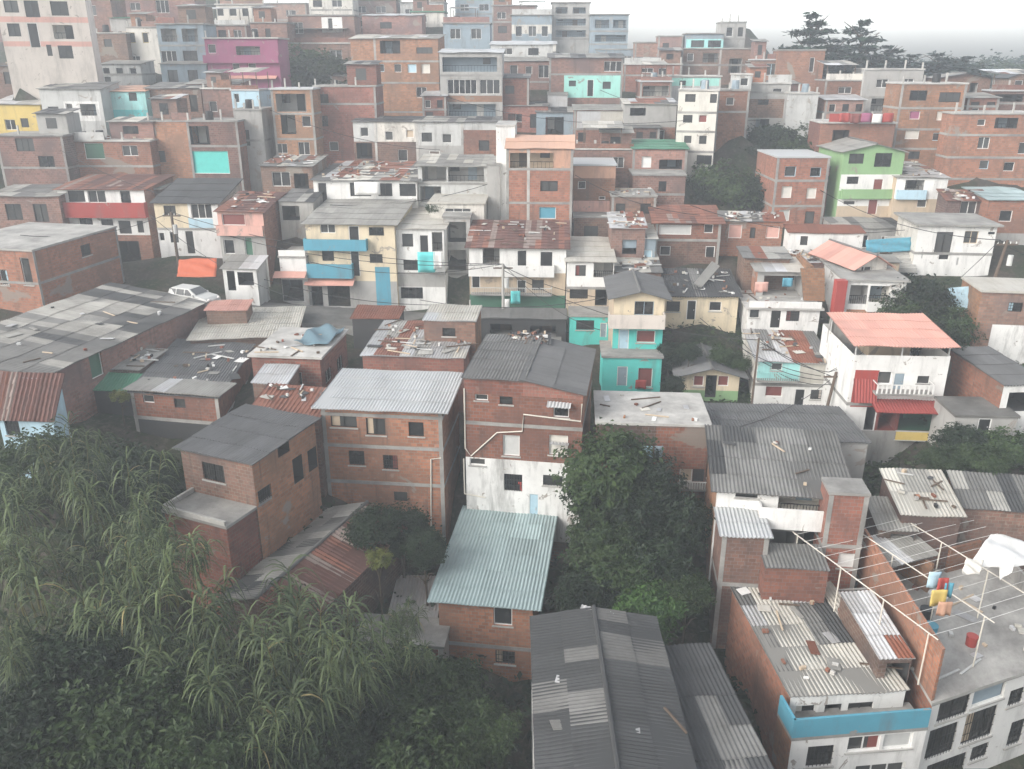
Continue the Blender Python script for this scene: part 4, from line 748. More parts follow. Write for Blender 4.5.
H('b', 'long low patched house with grey, yellow and brick sections', (395, 468), (952, 488), 640, 95, 5, yaw=-3, wall='q:grey', front='q:lgrey', roof=('shed', 'old', .3, .2), zones=((490, 470, 640, 560, 'q:offwhite'), (820, 500, 955, 640, 'b:red'), (395, 545, 640, 640, 'b:brown'), (640, 560, 820, 640, 'q:grey')), win=((410, 550, 470, 610, 'o', 'f:dark'), (570, 575, 606, 620, 'w'), (520, 505, 550, 540, 'w'), (880, 540, 920, 580, 'w'), (425, 490, 455, 525, 'w'), (600, 500, 630, 530, 'c', 'f:tanp'), (660, 510, 700, 545, 'w', 'black'), (740, 515, 775, 550, 'w'), (690, 580, 730, 640, 'd', 'wood')), cols=(480, 640, 815))
H('b', 'pinkish brick house behind the slope bush at upper left centre', (0, 90), (140, 92), 230, 124, 6, yaw=-2, wall='b:pink', roof=('flat', 'concrete', 0, .15), win=((60, 110, 80, 165, 'w'), (5, 110, 30, 150, 'w')), slabs=(165,))
H('b', 'brick house with a white side panel above the slope bush', (145, 62), (400, 66), 220, 128, 6, yaw=-2, wall='b:pink', roof=('flat', 'concrete', 0, .15), zones=((276, 66, 355, 124, 'p:white'),), win=((165, 85, 205, 130, 'w'), (300, 70, 318, 118, 'w'), (210, 180, 270, 215, 'l', 'f:grey')))
H('b', 'hazy pinkish house with white roof edge behind the five-storey brick building', (430, 60), (660, 66), 140, 134, 6, yaw=-2, wall='b:pink', roof=('shed', 'white', .4, .2), win=((500, 85, 545, 110, 'w'),))
H('b', 'grey blue house left of the stepped grey blocks', (742, 92), (922, 96), 200, 128, 6, yaw=-2, wall='q:bluegrey', roof=('flat', 'concrete', 0, .15), win=((770, 110, 810, 150, 'w'), (850, 110, 890, 150, 'w')))
H('b', 'low house with a bright white roof strip at the top centre', (925, 172), (1165, 176), 260, 122, 5, yaw=-2, wall='q:lgrey', roof=('shed', 'white', .5, .2), win=((960, 185, 1010, 210, 'w'), (1070, 185, 1110, 212, 'w')))
H('b', 'pale grey house just below the bright white roof strip', (925, 235), (1178, 238), 330, 117, 5, yaw=-2, wall='q:lgrey', front='b:pink', roof=('shed', 'fiberl', .5, .2), win=((1000, 250, 1030, 290, 'w'), (1110, 250, 1150, 300, 'w'), (1060, 255, 1085, 285, 'w')), slabs=(315,))
H('b', 'green and white house with rooftop terrace at the top edge', (620, 48), (745, 50), 100, 140, 6, yaw=-2, wall='q:offwhite', roof=('flat', 'green', 0, .2), win=((640, 60, 680, 85, 'w'),))
H('c', 'hazy grey house at the foot of the stepped grey blocks', (45, 60), (200, 62), 190, 150, 7, yaw=-2, wall='q:bluegrey', roof=('flat', 'concrete', 0, .2), zones=((95, 130, 'q:offwhite'),), win=((60, 100, 85, 140, 'w'), (110, 100, 140, 140, 'w'), (160, 100, 185, 140, 'w')))
H('c', 'highest of the stepped grey concrete blocks on the skyline', (200, 12), (346, 14), 220, 152, 8, yaw=-2, wall='q:grey', roof=('flat', 'concrete', 0, .2), slabs=(60, 105, 150), win=((215, 28, 260, 52, 'l', 'f:bluegrey'), (280, 28, 330, 52, 'l', 'f:bluegrey'), (215, 72, 330, 98, 'l', 'f:bluegrey'), (215, 116, 330, 142, 'l', 'f:bluegrey')))
H('c', 'broad grey concrete block right below the highest one on the skyline', (350, 58), (495, 62), 240, 148, 8, yaw=-2, wall='q:bluegrey', roof=('flat', 'concrete', 0, .2), slabs=(120, 170), win=((365, 76, 420, 108, 'l', 'f:bluegrey'), (435, 76, 485, 108, 'l', 'f:bluegrey'), (365, 134, 485, 160, 'l', 'f:bluegrey')))
H('c', 'pink brick house with mint balcony floor and grey roof', (190, 222), (475, 226), 380, 110, 6, yaw=-2, wall='b:pink', front='b:pink', roof=('shed', 'old', .5, .25), zones=((246, 288, 468, 376, 'p:mint'),), slabs=(286,), win=((265, 310, 292, 332, 'w', 'black'), (335, 306, 360, 370, 'd', 'black'), (395, 314, 426, 342, 'w', 'black'), (400, 235, 470, 275, 'w')), balc=())
H('c', 'small house of white corrugated panels under the mint balcony', (184, 366), (260, 366), 440, 107, 4, yaw=-2, wall='s:zinc', roof=('shed', 'fiberl', .3, .1))
H('c', 'house clad in grey sheet metal and tan boards above a brick floor', (285, 424), (482, 428), 560, 101, 6, yaw=-2, wall='b:red', front='b:red', roof=('shed', 'fiberl', .4, .15), zones=((295, 428, 386, 494, 's:zinc'), (386, 428, 480, 494, 's:tan')), win=((300, 510, 330, 545, 'w'), (400, 510, 440, 545, 'w')), slabs=(496,))
H('c', 'dark gap shack with tarpaulin sides below the white corrugated panels', (140, 432), (285, 436), 530, 103, 5, yaw=-2, wall='q:bluegrey', roof=('shed', 'old', .4, .2), win=((175, 450, 245, 520, 'o', 'f:dark'),), name='shack', cat='shack')
H('c', 'brick house left of centre with a laundry gap beside it', (0, 300), (112, 306), 500, 105, 6, yaw=-2, wall='b:red', roof=('shed', 'old', .4, .2), win=((20, 330, 55, 360, 'w'), (60, 430, 95, 470, 'w')), slabs=(415,))
H('c', 'brick terrace house with a thin white roof line and wide opening', (540, 316), (662, 320), 415, 108, 6, yaw=-2, wall='b:red', roof=('flat', 'white', 0, .15), win=((550, 330, 650, 370, 'l', 'f:grey'),), slabs=(375,))
H('c', 'cluttered grey house with hanging laundry between brick neighbours', (480, 400), (680, 408), 560, 99, 5, yaw=-2, wall='q:grey', roof=('shed', 'junk', .4, .2), win=((500, 415, 560, 445, 'o', 'f:dark'), (600, 500, 632, 540, 'w'), (500, 480, 560, 540, 'o', 'f:dark')), zones=((580, 490, 680, 560, 'b:red'),))
H('c', 'tall cream white apartment house with four floors and a grey stained flank', (688, 350), (840, 352), 740, 92, 6.5, yaw=-14, wall='q:grey', front='p:offwhite', roof=('flat', 'concretel', 0, .12), slabs=(432, 505, 582), win=((712, 362, 752, 392, 'w', 'black'), (808, 362, 834, 396, 'w', 'black'), (704, 442, 740, 472, 'w', 'black'), (764, 442, 796, 472, 'c', 'f:dred'), (708, 522, 736, 550, 'w', 'black'), (766, 522, 794, 554, 'w', 'black'), (756, 597, 814, 634, 'w', 'black')))
H('c', 'brick house partly hidden behind the cream white apartment house', (838, 350), (962, 356), 500, 97, 6, yaw=-6, wall='b:red', roof=('flat', 'concrete', 0, .1), win=((870, 375, 900, 405, 'w'),), slabs=(430,))
H('c', 'old bare concrete house beside the hillside shrubs', (910, 290), (970, 292), 600, 99, 6, yaw=-6, wall='q:lgrey', roof=('flat', 'concretel', 0, .1), zones=((350, 600, 'b:brown'),), win=((925, 300, 955, 330, 'w'),))
H('c', 'pink brick house with a pale green awning roof', (512, 572), (720, 610), 690, 88, 6, yaw=-4, wall='b:pink', front='b:pink', roof=('shed', 'green', .35, .2), win=((545, 602, 582, 645, 'c', 'f:white'), (612, 614, 700, 650, 'o', 'f:dark')), slabs=(655,))
H('c', 'long red brick wall house with a mossy flat roof', (285, 588), (512, 590), 680, 90, 6, yaw=-3, wall='b:red', roof=('flat', 'concrete', 0, .1), win=((440, 610, 480, 650, 'w'),))
H('g', 'brown brick house under the pale green awning house', (512, 100), (715, 102), 240, 84.5, 5, yaw=-3, wall='b:brown', roof=('flat', 'concrete', 0, .1), win=((610, 120, 640, 160, 'w'),), slabs=(170,))
H('c', 'pinkish brick cube on the skyline', (610, 142), (706, 142), 300, 140, 6, yaw=-4, wall='b:pink', roof=('flat', 'concrete', 0, .1), win=((625, 165, 650, 190, 'w'),), slabs=(210,))
H('c', 'lower pinkish brick house left of the skyline cube', (520, 166), (612, 168), 300, 142, 6, yaw=-4, wall='b:pink', roof=('flat', 'concrete', 0, .1), slabs=(225,))
H('c', 'skyline house with a pale turquoise glazed floor', (718, 132), (862, 128), 230, 138, 6, yaw=-4, wall='q:bluegrey', roof=('flat', 'concrete', 0, .2), zones=((150, 188, 'p:paleturq'),), win=((735, 155, 785, 182, 'w'), (800, 155, 850, 182, 'w')))
H('c', 'bare concrete cube standing highest right of the turquoise glazed floor', (850, 88), (948, 88), 230, 141, 6, yaw=-4, wall='q:grey', roof=('flat', 'concrete', 0, .1), win=((870, 105, 895, 140, 'w'), (915, 105, 935, 140, 'w')), slabs=(150,))
H('c', 'wide brown brick house below the skyline cubes', (700, 190), (985, 186), 330, 124, 7, yaw=-4, wall='b:brown', roof=('flat', 'concrete', 0, .1), win=((720, 205, 745, 235, 'w'), (780, 205, 840, 240, 'l', 'f:grey'), (880, 225, 930, 280, 'o', 'f:grey')), slabs=(250,), cols=(850,))
H('c', 'dull brick house with laundry roof left of the wide brown house', (478, 250), (700, 256), 350, 121, 6, yaw=-4, wall='b:red', roof=('flat', 'concretel', 0, .15), win=((545, 262, 590, 280, 'w'), (610, 262, 640, 290, 'w')), slabs=(290,))
H('c', 'small mint trimmed house with blue tanks above the cream apartment house', (660, 296), (850, 302), 400, 113, 6, yaw=-4, wall='q:lgrey', roof=('flat', 'concretel', 0, .15), zones=((300, 330, 'p:mint'),), win=((690, 310, 715, 328, 'w'), (770, 310, 800, 335, 'w')))
H('d', 'dark red brick house on the skyline left of the tall pines', (110, 190), (282, 190), 360, 117, 7, yaw=-6, wall='b:red', roof=('flat', 'concrete', 0, .1), win=((222, 215, 240, 270, 'w', 'f:white'),), slabs=())
H('d', 'house with a white roof slab on posts left of the dark red brick house', (18, 226), (112, 226), 300, 119, 6, yaw=-5, wall='b:pink', roof=('flat', 'white', 0, .15), win=((60, 238, 98, 282, 'w', 'f:lblue'),))
H('d', 'weathered grey ruin with rubble roof above the shrubs', (0, 315), (152, 326), 560, 102, 6, yaw=-6, wall='q:grey', roof=('flat', 'concretel', 0, .1), zones=((370, 440, 'b:brown'),), win=((30, 372, 70, 392, 'w'), (85, 330, 120, 350, 'w'), (20, 445, 70, 490, 'o', 'f:dark')), slabs=(345,))
H('d', 'narrow pale concrete wall house against the shrubs', (142, 352), (256, 360), 520, 100, 6, yaw=-6, wall='q:lgrey', roof=('flat', 'concretel', 0, .1))
H('d', 'low brick house in the dip below the pines', (282, 304), (432, 306), 470, 106, 6, yaw=-4, wall='b:red', roof=('flat', 'concrete', 0, .1), win=((330, 325, 380, 350, 'w'),), slabs=(372,))
H('d', 'brick house with red laundry along its roof rail', (265, 462), (545, 458), 650, 91, 6, yaw=-4, wall='b:red', front='b:orange', roof=('flat', 'concretel', 0, .15), win=((305, 486, 366, 570, 'l', 'f:dark'), (300, 600, 330, 660, 'w')), par=(('F', .8, .08, 'f:redp', .1, .95),))
H('d', 'light grey concrete house with a stair head cube', (430, 262), (652, 258), 450, 105, 6, yaw=-6, wall='q:lgrey', front='p:grey', roof=('flat', 'concretel', 0, .1), win=((472, 296, 516, 328, 'w'), (570, 294, 612, 318, 'w'), (452, 368, 562, 416, 'l', 'f:grey')), slabs=(362,))
GC2 = HOUSES[-1]
H('d', 'tall orange brick block with eight windows in pairs', (568, 316), (812, 326), 640, 93, 8, yaw=-3, wall='b:orange', roof=('flat', 'concretel', 0, .1), slabs=(404, 483, 556), win=((597, 338, 662, 376, 'w', 'black'), (707, 345, 786, 382, 'w', 'black'), (597, 414, 636, 446, 'c', 'f:magenta'), (698, 416, 760, 450, 'c', 'f:offwhite'), (580, 487, 632, 520, 'c', 'f:offwhite'), (683, 497, 736, 526, 'w', 'f:lblue'), (592, 566, 634, 594, 'w'), (698, 576, 728, 606, 'w')))
H('d', 'tall terraced brick block with five windows beside the eight window block', (764, 428), (1090, 436), 720, 90, 8, yaw=-3, wall='b:orange', front='b:orange', roof=('flat', 'concretel', 0, .12), slabs=(504, 588, 668), win=((852, 512, 896, 556, 'w'), (915, 440, 1000, 480, 'l', 'f:dark'), (858, 600, 892, 632, 'w', 'f:lblue'), (948, 606, 988, 640, 'w'), (1004, 532, 1040, 576, 'w'), (850, 446, 880, 470, 'w')))
H('d', 'brick house with a low grey gable roof behind the terraced block', (705, 292), (902, 292), 470, 101, 7, yaw=-8, wall='b:brown', roof=('gy', 'old', .5, .3), win=((815, 310, 845, 400, 'o', 'f:grey'), (730, 320, 790, 350, 'w')), slabs=())
H('d', 'brown brick house with a white slab roof at the right edge of the upper slope', (900, 342), (1090, 350), 470, 98, 7, yaw=-8, wall='b:brown', roof=('flat', 'white', 0, .15), win=((915, 352, 1020, 380, 'l', 'f:dark'),), slabs=(386,))
H('d', 'distant dark roofed house under the tree line at the right edge', (970, 290), (1100, 284), 360, 113, 7, yaw=-8, wall='b:brown', roof=('gy', 'fiberd', .8, .3), win=((990, 300, 1020, 320, 'w'),))
# rows further up, seen only as hazy tops
top = [(-20, 2, 'b:pink', 'pale roofed brick house in the haze above the rose banded flats'), (150, -4, 'q:lgrey', 'grey hazy house at the top edge above the white streaked roof'), (262, 4, 'b:pink', 'hazy brick house with two windows at the top edge above the magenta house'),
       (308, -6, 'q:offwhite', 'pale hazy house at the top edge above the white panel house'), (352, 0, 'b:brown', 'brown hazy house at the top edge left of the green roofed terrace'), (455, -2, 'q:bluegrey', 'bluish hazy house at the top edge above the grey blue house'), (492, 6, 'b:pink', 'hazy brick house at the top edge beside the stepped grey blocks'), (400, 3, 'q:lgrey', 'whitish hazy house at the top edge above the five-storey brick building')]
for i, (x, y, w_, lab) in enumerate(top):
    H('-', lab, (x, y), (x+44, y+1), y+40, 158+(i % 3)*6, 7, yaw=-3, wall=w_, roof=('flat', 'concrete', 0, .2), win=((x+5, y+6, x+14, y+13, 'w'), (x+24, y+6, x+34, y+13, 'w'), (x+6, y+20, x+15, y+27, 'w')), slabs=(y+16,))
for a_ in [((30, 84), 'b:red', 104, (62, 84), 104, 'cramped brick house behind the grey concrete house with white columns', 'old'), ((100, 64), 'q:lgrey', 112, (140, 64), 84, 'pale hut roofed with tin above the orange awning house', 'fiberl'), ((330, 76), 'b:pink', 117, (352, 76), 92, 'small pinkish house at the right end of the slope bush', 'old'),
           ((422, 96), 'b:red', 103, (446, 96), 122, 'narrow brick house squeezed left of the framed building', 'zinc'), ((500, 44), 'q:offwhite', 136, (556, 45), 60, 'off white hazy house right behind the bright white roof strip', 'zinc'), ((640, 60), 'b:pink', 130, (684, 60), 80, 'hazy brick house below the lower pinkish skyline house', 'old'),
           ((748, 62), 'b:brown', 122, (782, 62), 80, 'dull brown house between the skyline cube and the dark red house', 'old'), ((826, 100), 'b:pink', 100, (866, 101), 124, 'patched brick house in front of the dip below the pines', 'zinc'), ((968, 98), 'b:red', 94.5, (1000, 98), 114, 'squat brick upper floor between the two tall brick blocks', 'fiberl'),
           ((620, 128), 'b:brown', 97, (660, 128), 150, 'brown brick house under the laundry cluttered grey house', 'old'), ((200, 26), 'b:pink', 128, (246, 26), 50, 'hazy brick house tucked above the crowded bluish house', 'concrete'), ((128, 108), 'b:red', 102, (150, 108), 124, 'slim brick house right beside the two toned turquoise house', 'old')]:
    (tl_, w_, D_, tr_2, b_, lab_, rk_) = a_[0][:2], a_[1], a_[2], a_[3], a_[4], a_[5], a_[6]
    x0, x1, y0 = tl_[0], tr_2[0], tl_[1] if len(a_[0]) == 2 else 96
    hh = b_-y0; n_ = 3 if x1-x0 > 34 else 2
    H('-', lab_, (x0, y0), (x1, y0), b_, D_, 4, yaw=-2, wall=w_, roof=('flat', rk_, 0, .15) if rk_ == 'concrete' else ('shed', rk_, .4, .2), win=[(x0+3+(x1-x0)*k/n_, y0+4, x0+(x1-x0)*(k+.72)/n_, y0+min(12, hh*.5), 'w', 'black' if k % 2 else None) for k in range(n_)]+[(x0+4, y0+hh*.62, x0+11, y0+hh*.95, 'w')], slabs=(y0+hh*.52,))
# ---- what people add on top of their houses: half built rooms, columns, tin canopies, water tanks
def enrich():
    for root, F, W, d, Ht, rt, rise, lab in list(HOUSES):
        if lab is None or rt not in ('flat',) or W < 2.2: continue
        D = F.M.translation.y
        if D < 86 or 'skyline' in lab: continue
        r = random.Random(hash_(lab)+5); z = Ht+.19; k = r.random()
        def part(q, nm): q.build(nm, root)
        if any(w_ in lab for w_ in ('eight windows', 'apartment', 'five windows', 'stair head', 'skyline', 'tarpaulin', 'slim brick', 'laundry along', 'magenta', 'turquoise', 'narrow pale')): k = .95
        if k < .62:                                        # brick room with a tin roof
            w = W*r.uniform(.35, .6); x0 = r.choice((.1, W-w-.1)); h = r.uniform(1.5, 2.2); y0, y1 = d*.35, d*.95; wm = r.choice(['b:red', 'b:pink', 'b:orange', 'q:grey', 'b:brown'])
            q = MB(); q.box(x0, y0, z, x0+w, y1, z+h, wm); part(q, 'upper_room')
            q = MB(); sheets(q, (x0-.25, y0-.3, z+h+.03), (1, 0, 0), (0, 1, .12), w+.5, y1-y0+.5, r.choice(['old', 'patch', 'junk', 'zincy']), r, False); part(q, 'upper_roof')
            q = MB(); q.box(x0+w*.3, y0-.02, z+.5, x0+w*.65, y0+.02, z+h-.4, 'glass'); part(q, 'window')
            xs = x0+w if x0 < W*.3 else 0
            if r.random() < .6:
                a, b = (xs, W) if xs else (0, x0)
                q = MB(); q.box(a, 0, z, b, .12, z+r.uniform(.5, .9), r.choice(['b:red', 'b:pink', 'q:lgrey'])); part(q, 'parapet')
        elif k < .85:                                      # tin canopy on posts
            h = r.uniform(1.5, 2.0); x0, x1 = W*r.uniform(0, .2), W*r.uniform(.7, 1)
            for x in (x0, x1-.08):
                for y in (.1, d-.2):
                    q = MB(); q.box(x, y, z, x+.08, y+.08, z+h, 'wood'); part(q, 'post')
            q = MB(); sheets(q, (x0-.2, -.1, z+h), (1, 0, 0), (0, 1, .1), x1-x0+.4, d+.2, r.choice(['old', 'zincy', 'junk', 'tanlt']), r, False); part(q, 'canopy')
            q = MB(); q.box(.05, .0, z, W-.05, .12, z+r.uniform(.4, .8), r.choice(['b:red', 'b:pink', 'q:lgrey', 'q:offwhite'])); part(q, 'parapet')
        for i in range(r.randint(2, 4)):                   # column stubs
            x = W*i/3.0; q = MB(); x = min(max(x, .1), W-.25); q.box(x, .14, z, x+.16, .3, z+r.uniform(.4, 1.1), 'concretel'); part(q, 'column')
        if r.random() < .35:
            x = W*r.uniform(.2, .7); q = MB(); q.tube([(x, d*.2, z), (x, d*.2, z+.75), (x, d*.2, z+.9)], .42, .36, r.choice(['black', 'f:bluegrey', 'black']), 12); part(q, 'water_tank')
enrich()
# ================= ground =================
def A(x, y, z): ANCH.append(Vector((x, y, CAMZ+z)))
for q in ((-15,22,-35),(-28,34,-33),(-12,33,-32),(0,30,-32),(4,38,-30),(7,42,-29),(4,46,-28),(9,36,-30),(-30,45,-30),(-16,38,-31),(12,22,-35),(22,22,-35),(28,27,-35),(36,40,-30),(0,12,-37),(-30,12,-37),(30,10,-37),(-20,48,-29),(-45,40,-31),(-50,60,-26),(40,52,-28),(48,60,-25),
          (-140,190,14),(-60,185,13),(0,180,12),(40,165,6),(60,150,1),(100,140,-4),(150,130,-6),(-120,120,3),(-90,90,-8),(90,85,-12),(0,212,8),(-300,150,5),(300,150,-6),(60,205,-2),(140,205,-2),(220,205,-2),(0,212,3),(-100,212,8),(-200,212,8),(0,-60,-40),(-200,0,-35),(200,0,-35),(300,0,-38)): A(*q)
def ground_z(x, y):
    s = w = 0
    for p in ANCH:
        d2 = (p.x-x)**2+(p.y-y)**2+.3; k = 1/(d2*math.sqrt(d2)); s += k*p.z; w += k
    return s/w
gx = sorted(set([-300,-230,-180,-150]+[i*2.5 for i in range(-46, 47)]+[150,180,230,300]))
gy = sorted(set([-60,-40,-20,0,8]+[10+i*2.2 for i in range(0, 72)]+[175,185,195,205,215]))
GZ = [[ground_z(x, y) for x in gx] for y in gy]
gm = bpy.data.materials.new('hillside_soil'); t = NT(gm)
tc = t.n.new('ShaderNodeTexCoord').outputs['Object']
n1 = t.noise(tc, .25, 6, .7); n2 = t.noise(tc, 2.5, 6, .7)
col = t.mix(t.ramp(n1, .42, .58), (.055, .045, .036), (.022, .034, .014)); col = t.mix(t.ramp(n2, .5, .75, (0,0,0,1), (.6,.6,.6,1)), col, (.15, .125, .1))
t.bsdf(col, .95, .1, n2, .6, .15); MATS['soil'] = gm
gb = MB(); gb.mats = ['soil']
gb.v = [(x, y, GZ[j][i]) for j, y in enumerate(gy) for i, x in enumerate(gx)]; nx = len(gx)
for j in range(len(gy)-1):
    for i in range(nx-1):
        gb.f.append([j*nx+i, j*nx+i+1, (j+1)*nx+i+1, (j+1)*nx+i]); gb.m.append(0); gb.t.append(.5); gb.uv.extend([(0, 0)]*4)
gb.build('ground', kind='structure', smooth=True)
def gz(x, y):
    import bisect
    i = min(max(bisect.bisect_right(gx, x)-1, 0), nx-2); j = min(max(bisect.bisect_right(gy, y)-1, 0), len(gy)-2)
    fx = (x-gx[i])/(gx[i+1]-gx[i]); fy = (y-gy[j])/(gy[j+1]-gy[j])
    return (GZ[j][i]*(1-fx)+GZ[j][i+1]*fx)*(1-fy)+(GZ[j+1][i]*(1-fx)+GZ[j+1][i+1]*fx)*fy

# asphalt lane where the car stands
rd = MB(); rp = [at(128, 300, 68), at(190, 307, 68), at(265, 312, 69), at(350, 318, 69.5), at(450, 324, 69.5), at(560, 330, 68)]
for a, b in zip(rp, rp[1:]):
    rd.face([(a.x, a.y-2.2, a.z), (b.x, b.y-2.2, b.z), (b.x, b.y+2.6, b.z+.1), (a.x, a.y+2.6, a.z+.1)], 'concreted')
    rd.face([(a.x, a.y-2.2, a.z-3), (b.x, b.y-2.2, b.z-3), (b.x, b.y-2.2, b.z), (a.x, a.y-2.2, a.z)], 'concrete')
rd.build('road', kind='structure')

# ================= plants =================
CAN = [cane_mesh(11+i, 5.2, 8, 2.4, 1.25) for i in range(4)]
CAN = [(a.mesh('stems'), b.mesh('leaves')) for a, b in CAN]
def thing_from(name, loc, s, rz, parts, label, cat, group=None, zs=1.0):
    o = empty(name, Matrix.Translation(loc) @ Matrix.Rotation(rz, 4, 'Z'), label, cat, group); o.scale = (s, s, s*zs)
    for n_, me in parts:
        c = bpy.data.objects.new(n_, me); C.objects.link(c); c.parent = o
    return o
def plant_at(px, py, D, hgt): # top of the plant seen at the pixel
    P = at(px, py, D); return Vector((P.x, P.y, gz(P.x, P.y))), P.z
cane_spots = [(62,425,39,'broad giant cane clump below the mossy tile porch at the left edge'),(12,462,37,'giant cane clump cut by the left edge, its dry tips hanging'),(118,458,38,'giant cane clump whose tips hang before the dark void of the stilt house'),(150,495,35,'tall giant cane clump standing left of the small brick annex'),
 (176,520,33.5,'arching giant cane clump with pale tips just left of the brick annex wall'),(20,525,33,'giant cane clump in deep shade at the left edge halfway down'),(92,520,34,'dense giant cane clump in the middle of the left thicket'),(140,545,31,'large drooping giant cane clump with long light leaves in the left thicket'),(50,575,30.5,'drooping giant cane clump over the dark hollow at lower left'),(185,575,31,'giant cane clump beside the end of the rusty tile roof'),
 (282,590,32.5,'bright green upright giant cane clump in front of the rusty tile roof'),(325,606,31.2,'giant cane clump right of the bright upright one against the tile roof'),(352,618,31,'giant cane clump at the right end of the rusty tile roof'),(248,622,30.5,'giant cane clump under the open gable of the tile roof'),(205,640,28.5,'giant cane clump with a yellowing stalk left of the bottom middle thicket'),(240,630,29,'spreading giant cane clump in the bottom middle thicket'),
 (300,625,28.8,'giant cane clump mixed with dry leaves below the tile roof'),(340,640,29.5,'thin giant cane clump next to the low concrete hut'),(222,700,26.5,'pale leaved giant cane clump nearest the bottom edge'),(275,690,27,'giant cane clump at the bottom edge right of the pale leaved one'),(410,630,32,'small giant cane clump in front of the low concrete hut'),(120,610,29,'sagging giant cane clump above the bottom left hollow'),(15,615,28.5,'dim giant cane clump at the left edge above the bottom corner'),(398,600,35,'thin giant cane tuft between the tile roof and the zinc shed')]
for i, (px, py, D, lab) in enumerate(cane_spots):
    b, zt = plant_at(px, py, D, 0); hh = max(2.5, zt-b.z); s = {True: 1.0, False: .85}[i < 18]*RNG.uniform(.75, 1.2)
    if i in (20, 23): s *= .6
    st, lf = CAN[i % 4]
    thing_from('giant_cane', b+Vector((0, 0, max(0, hh-5.2*s*1.05))), s, RNG.uniform(0, 6.28), (('stems', st), ('leaves', lf)), lab, 'cane', 'giant cane clumps on the slope')
CRN = {'leafdark': crown_mesh(1, 2.2, 2.2, 1.7, 95, 60, .27, 'leafdark', clump=.24).mesh('crown'), 'leafmid': crown_mesh(2, 2.2, 2.2, 1.7, 90, 60, .27, 'leafmid', clump=.24).mesh('crown'),
       'leafbright': crown_mesh(3, 2.0, 2.0, 1.5, 90, 55, .3, 'leafbright', clump=.3).mesh('crown'), 'leafyellow': crown_mesh(4, 1.6, 1.6, 1.2, 40, 45, .3, 'leafyellow', clump=.3).mesh('crown'),
       'big': crown_mesh(5, 2.2, 2.2, 1.9, 130, 50, .26, 'leafdark', clump=.26).mesh('crown')}
TRK = [trunk_mesh(30+i, 3.2, .16, 1.5).mesh('trunk') for i in range(3)]
def tree(px, py, D, r, key, lab, name='tree', cat='tree', zs=1.0, grp=None):
    P = at(px, py, D); zg = gz(P.x, P.y); s = r/2.2
    cz = P.z-1.5*s*zs                                  # the top of the crown is at the pixel
    o = empty(name, Matrix.Translation((P.x, P.y, min(zg, cz-1.2*s))) @ Matrix.Rotation(RNG.uniform(0, 6.28), 4, 'Z'), lab, cat, grp)
    hz = cz-o.location.z
    c = bpy.data.objects.new('crown', CRN[key]); C.objects.link(c); c.parent = o; c.location = (0, 0, hz); c.scale = (s, s, s*zs)
    c = bpy.data.objects.new('trunk', RNG.choice(TRK)); C.objects.link(c); c.parent = o; c.scale = (s, s, max(.15, hz/3.6))
    return o
